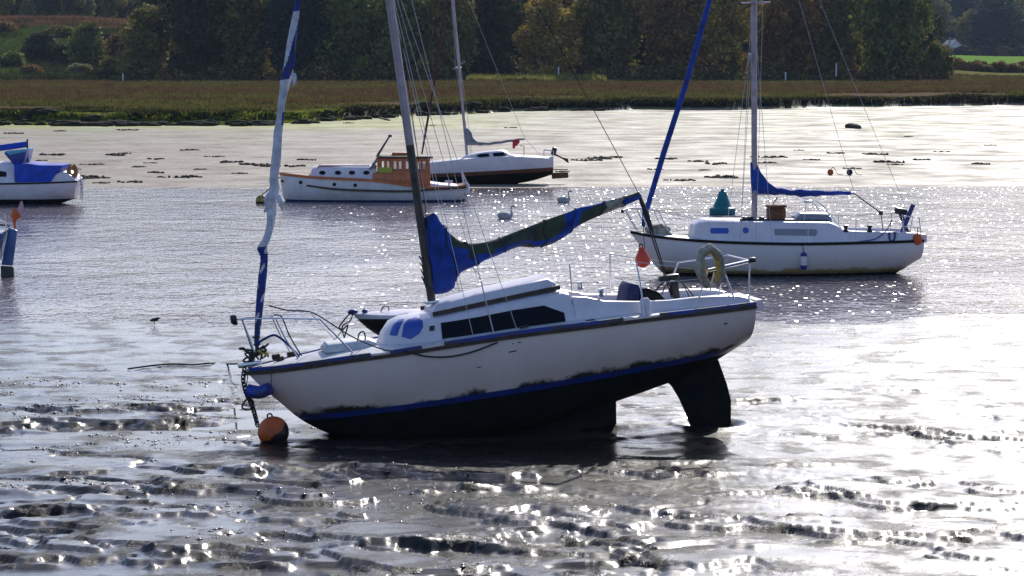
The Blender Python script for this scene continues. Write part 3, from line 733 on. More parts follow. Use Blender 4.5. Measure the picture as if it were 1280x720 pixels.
rig(A, 'topping_lift', b1, mtop+Vector((.1, 0, 0)), .006, 'rope_dark')
sh0 = fr.P(837, 346, 0)
mb = MB()
for dx in (-.02, .02): tube(mb, [b1+Vector((dx, .01, 0)), sh0+Vector((dx*.6, 0, -.3))], .011, 5)
pm = b1.lerp(sh0, .22); tube(mb, [b1+Vector((0, 0, -.02)), pm, b1.lerp(sh0, .45)], [.02, .045, .02], 6)
A.part('mainsheet', mb, M['rope_dark'])
tube_ = MB(); tube(tube_, [fr.P(803, 262, -.02), fr.P(806, 318, -.02)], .006, 5); A.part('fender_lanyard', tube_, M['rope_dark'])
# furled headsail on the forestay, bow to masthead
js = [(322,442,.02),(321,425,.05),(323,400,.055),(326,370,.06),(328,345,.062),(330,322,.06),(328,309,.085),(334,297,.075),(338,280,.075),(340,262,.085),(339,248,.11),(343,236,.075),(342,222,.065),(345,200,.07),(347,180,.068),(348,165,.075),(350,148,.07),(352,130,.07),(355,112,.08),(357,100,.095),(360,88,.08),(363,70,.075),(365,50,.065),(368,30,.06),(371,8,.052),(374,-20,.05),(381,-70,.045),(396,-180,.04),(425,-330,.03),(448,-440,.015)]
mb = MB(); pts = smooth_path([Vector((a, c, r_)) for a, c, r_ in js], 12); rings = []; KR = 28
for i, q in enumerate(pts):
    p = fr.P(q.x, q.y, 0); ring = []
    for j in range(KR):
        a = 2*math.pi*j/KR; tw = .45*p.z*2
        rr = .86*q.z*(1+.16*math.sin(2*(a+tw*2.1))+.10*math.sin(5*a+9*p.z)+.05*random.uniform(-1, 1)*(1 if q.y > 200 else .5))
        ring.append(p+Vector((math.cos(a)*rr, math.sin(a)*rr, 0)))
    rings.append(ring)
loft(mb, rings)
for k in range((len(pts)-1)*KR):
    i, j = divmod(k, KR); py = pts[i].y; a = 2*math.pi*(j+.5)/KR
    s = math.sin(a+py*.035); m = 0
    if py > 308: m = 0 if math.sin(py*.11+2*a)+.6*math.sin(py*.31+a) > 1.05 else 1
    if py < 14: m = 1
    if 14 <= py < 100 and s > .35: m = 1
    if 142 < py < 158 and math.cos(a) > .2: m = 1
    mb.m[k] = m
A.part('furled_headsail', mb, [M['sailcloth'], mat('grimy_blue_strip', (.015, .05, .36), .75, col2=(.05, .05, .06), scale=9, bump=.01, bscale=20)])
mb = MB()
for (px, py), (qx, qy) in (((345,244),(353,263)),((338,250),(330,266)),((347,250),(350,258)),((366,92),(367,108)),((335,262),(338,276))):
    a = fr.P(px, py, -.06); c = fr.P(qx, qy, -.1)
    tube(mb, smooth_path([a, a.lerp(c, .5)+Vector((.02, -.03, .02)), c], 4), [.035, .04, .04, .035, .03, .03, .025, .02, .01], 6, flat=.3)
A.part('torn_sail_strip', mb, M['sailcloth'])
mb = MB(); lathe(mb, [(.03, 0), (.06, .01), (.06, .03), (.035, .04), (.035, .11), (.06, .12), (.06, .14), (.02, .15)], fr.P(322, 432, 0)); A.part('furling_drum', mb, M['black'])
# pulpit
def rails(T, name, paths, r=.0125, m='steel', parent=None):
    mb = MB()
    for p in paths: tube(mb, p, r, 7)
    return T.part(name, mb, M[m], parent)
fL = lambda px, py, y: fr.P(px, py, y)
near_top = smooth_path([fL(296,399,-.02), fL(312,398.5,-.10), fL(345,398,-.25), fL(400,399,-.46)], 5)
far_top = [Vector((p.x, -p.y, p.z)) for p in near_top]
rails(A, 'pulpit', [near_top, far_top, [fL(400,399,-.46), fL(441,441,-.70)], [Vector((fL(400,399,-.46).x, .46, fL(400,399,-.46).z)), Vector((fL(441,441,-.70).x, .70, fL(441,441,-.70).z))],
   smooth_path([fL(345,398,-.25), fL(355,420,-.28), fL(372,447,-.42)], 4), [Vector((p.x, -p.y, p.z)) for p in smooth_path([fL(345,398,-.25), fL(355,420,-.28), fL(372,447,-.42)], 4)],
   [fL(303,399,-.05), fL(318,440,-.12)], [Vector((p.x, -p.y, p.z)) for p in (fL(303,399,-.05), fL(318,440,-.12))]])
mb = MB(); box(mb, fL(292,399,0), (.09, .12, .13), bev=.02); box(mb, fL(294,404,0), (.06, .1, .05)); A.part('bow_light', mb, M['black'])
# tangle of warps on the stem and foredeck
rp = lambda name, pl, r, m, y=0: A.part(name, tube(MB(), smooth_path(fr.pts(pl, y), 5), r, 6), M[m])
rp('blue_bow_warp', [(322,430,-.1),(330,424,-.14),(343,419,-.16),(355,426,-.2),(366,437,-.25),(374,446,-.3)], .018, 'rope_blue')
rp('bow_warp', [(336,382,0),(360,388,-.1),(388,390,-.2),(410,402,-.4),(435,418,-.5),(460,430,-.6),(484,438,-.88),(500,437,-.95)], .010, 'rope_dark')
rp('side_warp', [(505,438,-.97),(530,445,-1.02),(560,446,-1.07),(590,440,-1.12),(622,428,-1.16)], .012, 'rope_dark')
rp('inner_forestay_warp', [(342,394,-.1),(352,396,-.15),(362,420,-.2),(377,445,-.3)], .010, 'rope_dark')
mb = MB(); rnd = random.Random(3)
for k in range(9):
    c = fL(318+rnd.uniform(-9, 14), 447+rnd.uniform(-9, 8), rnd.uniform(-.15, .1)); pts = [c+Vector((rnd.uniform(-.12, .12), rnd.uniform(-.1, .1), rnd.uniform(-.09, .1))) for _ in range(5)]
    tube(mb, smooth_path(pts+[pts[0]], 4), .014, 6)
A.part('coiled_warps', mb, M['rope_dark'])
mb = MB(); tube(mb, smooth_path(fr.pts([(322,437,-.13),(327,441,-.15),(334,442,-.15),(335,446,-.12)]), 4), .017, 6); A.part('yellow_warp', mb, M['rope_yellow'])
mb = MB()
for px, py, y in ((364,443,-.2), (345,446,-.3), (350,449,.1)): box(mb, fL(px, py, y), (.12, .07, .08), bev=.015)
A.part('mooring_cleat', mb, M['brown_rail'])
mb = MB(); rollr = fL(312,455,0); box(mb, rollr, (.34, .11, .07), bev=.015); A.part('bow_roller', mb, M['steel'])
mb = MB(); tube(mb, smooth_path(fr.pts([(447,428,-.2),(449,417,-.2),(455,415,-.2),(457,425,-.2)]), 4), .011, 6); A.part('deck_cleat_loop', mb, M['rope_dark'])
# pushpit (stern rail)
tp = smooth_path([fL(794,327,-.78), fL(830,332,-.80), fL(885,338,-.82)], 5)
t2 = [fL(885,338,-.82), fL(938,326,-.60)]
mir = lambda l: [Vector((p.x, -p.y, p.z)) for p in l]
rails(A, 'pushpit', [[fL(885,338,-.82), fL(872,378,-.86)], [fL(905,339,-.75), fL(918,374,-.84)], [fL(937,327,-.60), fL(936,378,-.78)], [fL(795,327,-.78), fL(800,352,-.9), fL(806,395,-1.04)],
   mir([fL(885,338,-.82), fL(872,378,-.86)]), mir([fL(937,327,-.60), fL(936,378,-.78)]), mir(t2), [fL(938,326,-.6), mir([fL(938,326,-.6)])[0]], mir([fL(795,327,-.78), fL(806,395,-1.04)]),
   [fL(893,340,-.80), fL(888,363,-.84)]])
A.part('lifeline', tube(tube(MB(), tp, .007, 5), mir(tp), .007, 5), M['wire_light'])
A.part('lower_lifeline', tube(MB(), smooth_path([fL(806,353,-.9), fL(840,352,-.86), fL(880,348,-.84)], 4), .006, 5), M['wire_light'])
mb = MB(); tube(mb, t2, .026, 8); A.part('stern_bar', mb, M['steel'])
mb = MB(); box(mb, fL(940,325,-.6), (.10, .10, .08), bev=.02); A.part('stern_light', mb, M['black'])
# winches, cleats, cockpit gear
for s in (-1, 1):
    mb = MB(); p = fL(752, 371, -.66); p.y *= -s; lathe(mb, [(.05, 0), (.06, .02), (.035, .04), (.04, .09), (.055, .1), (.05, .12)], p, 14); A.part('winch', mb, M['steel'])
mb = MB()
for px, py in ((768,400),(738,402),(655,409)): box(mb, fL(px, py-1, -.92), (.13, .05, .04), bev=.01)
A.part('deck_cleat', mb, M['black'])
mb = MB(); p = fL(813, 393, -1.0)
lathe(mb, [(.075, 0), (.08, .02), (.08, .26), (.05, .30), (.03, .30)], fL(809, 398, -.93), 14); A.part('mooring_bitt', mb, M['white'])
st = MB()
for px in (803,): tube(st, [fL(712,346,-.5)+Vector((0,0,-.25)), fL(712,330,-.5)], .010, 6)
A.part('handrail_post', st, M['wire_light'])
mb = MB()
for a, c, r_ in (((690,373),(690,330),.012),): pass
tube(mb, smooth_path([fL(812,372,.1), fL(826,356,.1), fL(842,347,.1), fL(856,357,.1), fL(868,372,.1)], 4), .012, 5)
tube(mb, smooth_path([fL(826,372,-.1), fL(835,352,-.1), fL(850,350,-.1), fL(862,372,-.1)], 4), .010, 5)
box(mb, fL(843,362,.0), (.10, .2, .26), bev=.02); box(mb, fL(836,347,0), (.30, .14, .09), bev=.03)
A.part('tiller_gear', mb, M['black'])
fw_ = MB(); prism(fw_, [(p.x, p.z) for p in (fL(775,378,0), fL(779,358,0), fL(783,352,0), fL(793,354,0), fL(800,378,0))], -.28, .26, bev=.02)
A.part('folded_sprayhood', fw_, mat('navy_canvas', (.012, .022, .10), .7, var=.5, scale=8))
fw_ = MB(); prism(fw_, [(p.x, p.z) for p in (fL(794,378,-.1), fL(796,360,-.1), fL(806,358,-.1), fL(820,364,-.1), fL(829,374,-.1), fL(829,379,-.1))], -.3, .2, bev=.03)
A.part('companionway_canopy', fw_, M['window'])
# things carried by, hanging from or lying on the boat
mb = MB(); hc = fL(888, 334, -.90)
rings = []; NS = 34
for i in range(NS+1):
    t = R(-158)+R(316)*i/NS
    o = Vector((math.sin(t)*-1, 0, math.cos(t)*1)); o = Vector((math.sin(t)*.155, 0, math.cos(t)*.27)); nrm = o.normalized()
    kink = 1+.05*math.sin(7*t)
    rr = .084*(1 if 0 < i < NS else .7)
    rings.append([hc+o*kink+(nrm*math.cos(q)*.9+Vector((0, 1, 0))*math.sin(q)*1.1)*rr for q in [2*math.pi*j/10 for j in range(10)]])
loft(mb, rings)
for k in range(NS*10):
    j = k % 10
    if j in (3, 4, 5, 6): mb.m[k] = 1
solo('horseshoe_lifebuoy', mb, [M['foam'], M['yellowfoam']], 'weathered horseshoe lifebuoy with yellow inside, hung on the stern rail of the grounded boat', 'lifebuoy', fr.M)
mb = MB(); fc = fL(803, 322, -.06)
lathe(mb, [(.005, .17), (.03, .16), (.05, .11), (.10, .02), (.115, -.04), (.10, -.10), (.06, -.135), (.02, -.15)], fc, 16)
T = Thing('fender', 'bright red-orange round fender hanging below the boom end of the grounded boat', 'fender', fr.M, fc)
bd = T.part('body', mb, M['red']); mb = MB(); torus(mb, fc+Vector((0, 0, .18)), .025, .01, Vector((0, 1, 0)), 12, 6); T.part('eye', mb, M['rope_dark'])
mb = MB(); a = fL(308, 487, -.05); c = fL(338, 485, -.22)
tube(mb, smooth_path([a, a.lerp(c, .15)+Vector((0, 0, -.02)), a.lerp(c, .5)+Vector((0, -.03, -.05)), a.lerp(c, .85)+Vector((0, 0, -.02)), c], 4), [.05]+[.095]*15+[.05], 10)
T = Thing('bow_fender', 'dark blue sausage fender tied under the bow of the grounded boat', 'fender', fr.M, a)
T.part('body', mb, M['blue_worn'])
mb = MB(); tube(mb, [fL(339,484,-.24), fL(339,463,-.30)], .006, 5); T.part('lanyard', mb, M['rope_dark']); T.part('lanyard', tube(MB(), [fL(308,484,-.05), fL(310,466,-.03)], .008, 5), M['rope_dark'])
# mooring chain from the bow down to the buoy
mb = MB(); cp = smooth_path(fr.pts([(306,462,0),(304,475,0),(307,489,0),(312,500,0),(316,510,-.05),(319,520,-.1),(322,532,-.15)]), 6)
for i in range(len(cp)-1):
    c = (cp[i]+cp[i+1])/2; torus(mb, c, .026, .009, Vector((1, 0, 0)) if i % 2 else Vector((0, 1, 0)), 10, 5, squash=1.6)
    torus(mb, c+Vector((0, 0, .03)), .024, .009, Vector((0, 1, 0)) if i % 2 else Vector((1, 0, 0)), 10, 5)
tube(mb, smooth_path(fr.pts([(311,497,-.05),(305,503,-.05),(303,510,-.05),(312,512,-.05),(317,504,-.05),(312,496,-.05)]), 4), .014, 6)
solo('mooring_chain', mb, M['rope_dark'], 'rusty dark mooring chain hanging from the bow down to the orange buoy', 'chain', fr.M)
g = ground(341, 556, .02); bc = g+Vector((0, .12, .17)); mb = MB()
ball(mb, bc, .225, 0, 72, 48)
cut = Vector((-.55, -.25, .75)).normalized()  # float faces to the lower right of this slanted plane are dark
for k, f in enumerate(mb.f):
    c = sum((mb.v[i] for i in f), Vector())/len(f)-bc
    if c.dot(cut) < .015+.012*math.sin(c.x*40): mb.m[k] = 1
T = Thing('mooring_buoy', 'orange round mooring buoy with one dark half by the bow of the grounded boat', 'buoy', Matrix.Identity(4), g)
T.part('float', mb, [M['orange'], M['dark_wet']])
mb = MB(); torus(mb, bc+Vector((-.05, -.02, .23)), .035, .012, Vector((0, 1, 0)), 14, 6); T.part('shackle', mb, M['rope_dark'])
mb = MB(); ball(mb, g+Vector((.18, .02, -.02)), (.34, .16, .07), 0, 18, 8); T.part('dark_mound', mb, M['dark_wet'])  # low dark mound set to the right of the float
# warp across the mud to the left
pts = [ground(px, py, .05) for px, py in ((306,453),(285,455),(262,454),(240,456),(215,455),(190,457),(160,461))]
pts[0].z = fr.M.to_translation().z*0+.35; pts[0] = fr.M @ fL(306,454,0)
mb = MB(); tube(mb, smooth_path(pts, 6), .016, 7); solo('mooring_warp', mb, M['rope_dark'], 'dark weedy rope running left across the mud from the bow of the grounded boat', 'rope')

# ================================================================== dinghy behind the grounded boat
fd = Frame(at(520, 415, 52.0), yaw=4, trim=1.0, heel=-4)
D_ = Thing('dinghy', 'small dinghy with white deck and black hull lying behind the grounded boat', 'dinghy', fd.M)
shd = [(440,392,.02),(455,393,.22),(475,394,.42),(500,394,.56),(530,393.5,.66),(565,393,.70),(600,392.5,.70),(640,392,.62),(665,392,.55)]
kd = [(441,393),(450,402),(463,413),(485,425),(520,433),(560,436),(600,436),(640,433),(664,426)]
gd = hull_rows(fd, shd, kd, (fd.P(520,398,-.6).z,), (6, 2), 4)
hull_parts(D_, gd, (6, 2), [M['black'], M['white']], ['topsides', 'gunwale_band'])
D_.part('deck', deck_mesh(gd, .10), M['white'])
mb = MB(); p = fd.P(441, 390, 0); ball(mb, p, (.10, .06, .05), 0, 10, 6); ball(mb, fd.P(456,389,-.1), (.06, .05, .04), 0, 8, 6)
for s in (-1, 1): tube(mb, smooth_path([fd.P(476,389,-.1), fd.P(480,383,-.1), fd.P(486,384,-.05), fd.P(485,389,0)], 4), .012, 5)
D_.part('bow_fitting', mb, M['blue'])
mb = MB(); rg = [fd.P(440,389,0), fd.P(431,399,0), fd.P(424,409,0), fd.P(427,414,0)]
pA = fr.M @ fL(372,446,-.1); q = [fd.M @ v for v in rg]
tube(mb, smooth_path(q+[q[-1].lerp(pA, .4)+Vector((0, 0, -.1)), pA], 5), .014, 6)
tube(mb, smooth_path([q[0]+Vector((.03, 0, 0)), q[1]+Vector((.1, 0, -.03)), q[2]+Vector((.06, 0, .02)), q[3]+Vector((.04, 0, -.1))], 5), .012, 6)
tube(mb, smooth_path([q[3], q[3]+Vector((.12, -.1, .12)), q[3]+Vector((.05, -.1, -.12))], 4), .014, 6)
solo('painter_line', mb, M['rope_dark'], 'dark rope tying the bow of the small dinghy to the grounded boat foredeck', 'rope')

# ================================================================== second sloop afloat on the right
fb = Frame(at(975, 342, 71.6), yaw=5)
B = Thing('sailing_boat', 'white sailing boat afloat on the right with blue sail cover and furled blue headsail', 'sailing boat', fb.M)
shB = [(788,290,.0),(803,293,.30),(822,296,.55),(850,299,.82),(890,302,1.04),(940,304,1.18),(1000,305,1.22),(1060,304,1.15),(1115,302.5,.98),(1155,301,.80)]
kB = [(788,291),(799,306),(812,324),(832,343),(870,356),(930,364),(1000,364),(1060,356),(1110,345),(1146,325)]
zb1 = fb.P(975, 342.5, -1.1).z; zb2 = zb1+.06
gB = hull_rows(fb, shB, kB, (zb1, zb2), NR, 5)
hb = stained_hull('yellowed_white_topsides', (.70, .69, .72), zb2, .26, stain=(.34, .25, .10), rust=(.50, .34, .16), amt=.34)
hull_parts(B, gB, NR, [M['antifoul'], mat('yellow_brown_scum', (.22, .16, .07), .7, var=.5, scale=5), hb], ['underbody', 'waterline_scum', 'topsides'])
B.part('deck', deck_mesh(gB, .06), M['deck'])
mb = MB()
for s in (-1, 1): strip(mb, edge_path(gB, s, .015, .0), .025, .035)
B.part('rubbing_strake', mb, M['window'])
PB = fb.P
cb = [(866,300,297,.45,.40),(869,300.5,284,.55,.45),(876,301,279,.65,.55),(886,301.5,277,.78,.66),(940,303,277.5,.86,.74),(1000,304,278,.88,.76),(1038,304,278.5,.88,.76),(1046,304,282,.88,.78),(1056,304,288,.88,.80),(1062,304,289,.88,.82)]
cbm = cabin_from(fb, cb, .86, .75, .06); bvB = bvh_of(cbm); cabB = B.part('cabin', cbm, M['white'])
B.part('forward_window', decal(fb, MB(), [(889,285),(910,285),(911,288.5),(910,292),(889,292),(887.5,288.5)], bvB, .01), M['window_blue'], cabB)
B.part('porthole', decal(fb, MB(), [(932+4*math.cos(t*math.pi/4), 288+4*math.sin(t*math.pi/4)) for t in range(8)], bvB, .012), M['window_blue'], cabB)
B.part('long_window', decal(fb, MB(), [(968,286),(1020,286.5),(1022,290),(1020,295),(968,294)], bvB, .006), M['window_grey'], cabB)
for sgn in (-1, 1):
    mb = MB(); rings = []
    for px, pb, pt in ((1058,304,288.5),(1075,304,289.5),(1100,303,290),(1125,302,290.5),(1142,301.5,291.5),(1151,301,294)):
        lo = PB(px, pb, -.86); hi = PB(px, pt, -.8); h2 = hi.z-lo.z
        rings.append([Vector((lo.x, -y*sgn, lo.z+z)) for y, z in ((.86, 0), (.79, h2), (.70, h2+.01), (.60, 0))])
    loft(mb, rings); B.part('cockpit_coaming', mb, M['white'])
mb = MB(); box(mb, PB(1148,296,0)+Vector((0, 0, 0)), (.10, 1.45, .2)); B.part('after_deck', mb, M['white'])
# letter U on the quarter
mb = MB(); uc = PB(1115, 296, -.845); u = [(-.07, .11), (-.07, -.04), (-.035, -.10), (.035, -.10), (.07, -.04), (.07, .11)]
tube(mb, [uc+Vector((a, -.012, c)) for a, c in u], .026, 6, flat=.5); tube(mb, [uc+Vector((-.12, -.012, .11)), uc+Vector((-.02, -.012, .11))], .014, 6); tube(mb, [uc+Vector((.03, -.012, .11)), uc+Vector((.12, -.012, .11))], .014, 6)
B.part('hull_letter', mb, M['blue'])
mB0 = PB(943, 276, 0); mB1 = PB(942.5, 0, 0); mdB = (mB1-mB0).normalized(); HB = 9.6; topB = mB0+mdB*HB
mast = B.part('mast', tube(MB(), [mB0+mdB*k*HB/8 for k in range(9)], .075, 12), M['alloy'])
spB = PB(942.5, 4, 0); mb = MB()
for s in (-1, 1): tube(mb, [spB, spB+Vector((s*-.0+.08, s*.85, .02))], [.03, .018], 6)
tube(mb, [spB+Vector((-.35, -.1, .0)), spB+Vector((.40, -.1, .02))], .025, 6); B.part('spreaders', mb, M['alloy'], mast)
mb = MB(); box(mb, PB(938, 72, -.07), (.12, .08, .2), bev=.02); B.part('radar_reflector', mb, M['alloy'], mast)
for s in (-1, 1):
    for px, y in ((925, 1.12), (945, 1.16), (965, 1.18)):
        a = PB(px, 303, -y); a.y *= -s
        rig(B, 'shroud', a, spB+Vector((.08, s*.85, .02)) if px == 945 else spB-mdB*.2, .006, 'wire')
    rig(B, 'upper_shroud', spB+Vector((.08, s*.85, .02)), topB, .005)
rig(B, 'backstay', PB(1148, 298, 0), topB, .006)
bB0 = PB(944, 242, 0); bB1 = PB(1068, 241.5, 0)
B.part('boom', tube(MB(), [bB0, bB1], .035, 8), M['alloy'])
top = [(938,203),(945,203.5),(950,213),(956,222),(963,230),(972,234),(990,236.5),(1005,236.5),(1025,238),(1045,238.5),(1063,238.5)]
bot = [(940,244),(950,243),(958,243),(965,244),(975,243),(990,244.5),(1002,246),(1018,245.5),(1030,244.5),(1050,244),(1063,243.5)]
def cover(T, fr_, top, bot, wtab, mats, name='sail_cover', fmf=None, KR=16, sub=4):
    TP = smooth_path([Vector((a, c, 0)) for a, c in top], sub); BP = smooth_path([Vector((a, c, 0)) for a, c in bot], sub); rings = []; nn = len(TP)
    for i in range(nn):
        t = i/(nn-1); tp = fr_.P(TP[i].x, TP[i].y, 0); bb = fr_.P(BP[i].x, BP[i].y, 0); wd = lerp_tab(wtab, t)
        rings.append([tp.lerp(bb, .5-.5*math.cos(a))+Vector((0, -wd*math.sin(a)*(1+.2*math.sin(40*t+3*a)), .01*math.sin(50*t))) for a in [2*math.pi*j/KR for j in range(KR)]])
    mb = loft(MB(), rings); return T.part(name, mb, mats)
cover(B, fb, top, bot, [(0, .09), (.2, .12), (.5, .15), (1, .07)], M['canvas'])
rig(B, 'topping_lift', bB1, topB, .006)
rig(B, 'mainsheet', bB1+Vector((-.02, 0, 0)), PB(1101, 266, .0), .016, 'rope_dark')
mb = MB(); box(mb, PB(1101,266,0), (.1, .1, .12), bev=.02); tube(mb, [PB(1101,266,0), PB(1104,290,0)], .012, 5); B.part('mainsheet_block', mb, M['black'])
rig(B, 'boom_vang', PB(972,246,0), PB(963,260,0), .014, 'rope_dark')
mb = MB(); tube(mb, [PB(804,283,0), PB(806,270,0), PB(830,190,0), PB(858,103,0), PB(887,0,0), PB(905,-60,0), PB(930,-145,0)], [.05, .065, .075, .07, .07, .06, .04], 10); B.part('furled_headsail', mb, M['canvas'])
rb = lambda l: [PB(*q) for q in l]
fullp = [smooth_path(rb([(778,263,0),(790,261,-.2),(804,262,-.35),(823,264,-.48)]), 4), rb([(823,264,-.48),(837,291,-.66)]), rb([(783,263,-.1),(797,288,-.15)]), rb([(800,262,-.3),(812,290,-.35)])]
mb = MB()
for p in fullp: tube(mb, p, .014, 6); tube(mb, mir(p), .014, 6)
B.part('pulpit', mb, M['steel'])
mb = MB(); box(mb, PB(778,264,0), (.08, .12, .09), bev=.02); B.part('bow_light', mb, M['black'])
mb = MB()
for dx in (-1, 1): ball(mb, PB(822+6*dx, 287, 0), (.22, .14, .12), 0, 10, 6)
prism(mb, [(p.x, p.z) for p in rb([(812,293,0),(818,281,0),(826,279,0),(835,288,0),(840,293,0)])], -.2, .2, bev=.02); B.part('anchor_windlass', mb, M['foam'])
# stern rail, stanchions and lifelines
st = [rb([(1128,268,-.62),(1130,300,-.8)]), rb([(1149,272,-.35),(1152,300,-.7)]), smooth_path(rb([(1128,270,-.62),(1140,271,-.60),(1150,273,-.35)]), 4), rb([(1128,283,-.7),(1151,285,-.5)])]
mb = MB()
for p in st: tube(mb, p, .013, 6); tube(mb, mir(p), .013, 6)
tube(mb, [PB(1150,273,-.35), mir([PB(1150,273,-.35)])[0]], .013, 6)
B.part('pushpit', mb, M['steel'])
for px, y in ((880, 1.0), (950, 1.18), (1010, 1.2), (1070, 1.1)):
    for s in (-1, 1):
        a = PB(px, 303, -y); c = PB(px, 276, -y); a.y *= -s; c.y *= -s; B.part('stanchion', tube(MB(), [a, c], .011, 5), M['steel'])
mb = MB(); ll = rb([(823,264,-.48),(880,276,-1.0),(950,276,-1.18),(1010,276,-1.2),(1070,276,-1.1),(1128,270,-.62)]); tube(mb, ll, .005, 4); tube(mb, mir(ll), .005, 4); B.part('lifeline', mb, M['wire'])
# sprayhood hoop, hatch garage, grab rails
mb = MB()
for s in (-1, 1):
    hoop = rb([(1008,251,-.5),(1022,252,-.55),(1034,264,-.6),(1048,281,-.66),(1053,287,-.68)]); hoop = hoop if s < 0 else mir(hoop); tube(mb, smooth_path(hoop, 3), .015, 6)
tube(mb, [PB(1008,251,-.5), mir([PB(1008,251,-.5)])[0]], .015, 6); tube(mb, rb([(1008,251,-.5),(1005,277,-.6)]), .010, 5); box(mb, PB(1010,252,-.5), (.22, .1, .07), bev=.02)
B.part('sprayhood_frame', mb, M['steel'])
B.part('companionway_hatch', cabin_from(fb, [(996,278,273,.42,.4),(1002,278,268,.45,.42),(1036,278,268,.45,.42),(1040,278,273,.42,.4)], .45, .42, .04), M['window_grey'], cabB)
mb = MB(); tube(mb, rb([(925,275,-.55),(1036,276.5,-.55)]), .035, 6); tube(mb, mir(rb([(925,275,-.55),(1036,276.5,-.55)])), .035, 6); B.part('grab_rail', mb, M['window'], cabB)
mb = MB(); box(mb, PB(978,275,.0), (2.0, .5, .06), bev=.02); B.part('blue_deck_mat', mb, M['blue'], cabB)
mb = MB()
for px in (931, 938, 952): box(mb, PB(px, 274, -.2), (.14, .12, .14), bev=.03)
B.part('mast_winches', mb, M['black'], mast)
for px in (1057, 1087): 
    mb = MB(); lathe(mb, [(.07, 0), (.08, .03), (.045, .06), (.05, .12), (.08, .14), (.06, .17)], PB(px, 290, -.75), 12); B.part('winch', mb, M['black'])
mb = MB(); tube(mb, smooth_path(rb([(1065,303,-.95),(1082,301,-.9),(1096,298,-.88),(1108,288,-.84),(1115,275,-.8)]), 4), .014, 5); B.part('stern_warp', mb, M['blue'])
# items on board
wc = PB(970, 274, -.15)
T = Thing('wicker_basket', 'brown wicker basket on the cabin roof of the floating boat', 'basket', fb.M, wc)
mb = MB(); box(mb, wc+Vector((0, 0, .15)), (.46, .36, .30), bev=.05); T.part('body', mb, M['wicker'])
mb = MB(); box(mb, wc+Vector((0, 0, .335)), (.49, .39, .07), bev=.025); T.part('lid', mb, M['wicker'])
mb = MB(); tube(mb, smooth_path([wc+Vector((-.1, -.19, .28)), wc+Vector((-.06, -.23, .24)), wc+Vector((.06, -.23, .24)), wc+Vector((.1, -.19, .28))], 4), .012, 5); T.part('handle', mb, M['brown_rail'])
oc = PB(1147, 299, -.84)
T = Thing('orange_fender', 'orange ball fender hanging at the stern corner of the floating boat', 'fender', fb.M, oc)
mb = MB(); ball(mb, oc, (.13, .13, .15), 0, 16, 10); T.part('body', mb, M['orange']); mb = MB(); tube(mb, [oc+Vector((0, 0, .14)), oc+Vector((0, 0, .3))], .012, 5); T.part('lanyard', mb, M['rope_dark'])
fc = PB(1004.5, 337, -1.24)
T = Thing('white_fender', 'slim white fender with blue ends hanging on the side of the floating boat', 'fender', fb.M, fc)
mb = MB(); lathe(mb, [(.02, .05), (.075, .08), (.085, .14), (.085, .30), (.075, .36), (.02, .40)], fc, 14); T.part('body', mb, M['white'])
mb = MB(); lathe(mb, [(.03, -.01), (.07, .01), (.088, .09), (.088, .11), (.03, .1)], fc, 14); lathe(mb, [(.03, .35), (.088, .34), (.07, .41), (.03, .44)], fc, 14); T.part('blue_end', mb, M['blue'])
mb = MB(); tube(mb, [fc+Vector((0, 0, .42)), PB(1003, 303, -1.24)], .008, 5); T.part('lanyard', mb, M['rope_dark'])
oc = PB(1137, 290, .1)
T = Thing('outboard_motor', 'black outboard motor clamped to the stern of the floating boat', 'outboard motor', fb.M, oc)
mb = MB(); box(mb, PB(1126,264,-.1), (.34, .2, .17), bev=.06, rot=Matrix.Rotation(R(12), 3, 'Y')); T.part('cowling', mb, M['black'])
mb = MB(); tube(mb, rb([(1126,266,-.1),(1131,282,-.1),(1138,296,-.1)]), [.07, .05, .04], 8); T.part('shaft', mb, M['black'])
mb = MB(); box(mb, (PB(1134,274,-.4)), (.11, .06, .82), rot=Matrix.Rotation(R(22), 3, 'Y'), bev=.01)
solo('steering_blade', mb, M['blue'], 'bright blue plank standing upright at the stern of the floating boat', 'plank', fb.M)

# ================================================================== varnished wheelhouse motor cruiser
fc_ = Frame(at(465, 252, 108.0), yaw=2)
PC = fc_.P
C = Thing('motor_cruiser', 'white wooden motor cruiser with orange-brown varnished wheelhouse moored in the channel', 'motor boat', fc_.M)
shC = [(349,217,.0),(358,218.5,.4),(372,220,.75),(392,222,1.0),(420,223.5,1.18),(467,226,1.28),(510,232,1.28),(545,235,1.18),(570,234.5,1.0),(584,232,.8)]
kC = [(350,219),(352,235),(356,250),(372,257),(400,260),(467,262),(510,262),(545,261),(568,259),(582,250)]
zc1 = PC(465, 250.5, -1.2).z; zc0 = PC(465, 256, -1.2).z
gC = hull_rows(fc_, shC, kC, (zc0, zc1), (3, 3, 10), 5, shape=lambda t: (lerp_tab([(0, 1.0), (.2, 1.9), (.6, 3.0), (1, 3.0)], t), .6))
hull_parts(C, gC, (3, 3, 10), [M['antifoul'], M['blue'], mat('white_planking', (.68, .68, .70), .4, var=.15, scale=2)], ['underbody', 'boot_stripe', 'topsides'])
C.part('deck', deck_mesh(gC, .08), M['teak_deck'])
mb = MB()
for s in (-1, 1): strip(mb, edge_path(gC, s, .01, .01), .045, .05)
C.part('toe_rail', mb, M['varnish'])
mb = MB()
for s in (-1, 1):
    l = rb2 = []
    pts = [(351,226,.12),(372,230,.68),(392,233,.95),(420,236.5,1.16),(467,238.5,1.28),(510,239,1.28),(545,236.5,1.2),(572,235,1.03),(584,234,.84)]
    path = [PC(a, c, -y-.03) for a, c, y in pts]; path = path if s < 0 else mir(path)
    strip(mb, smooth_path(path, 4), .05, .04)
C.part('rubbing_strake', mb, M['brown_rail'])
mb = MB()
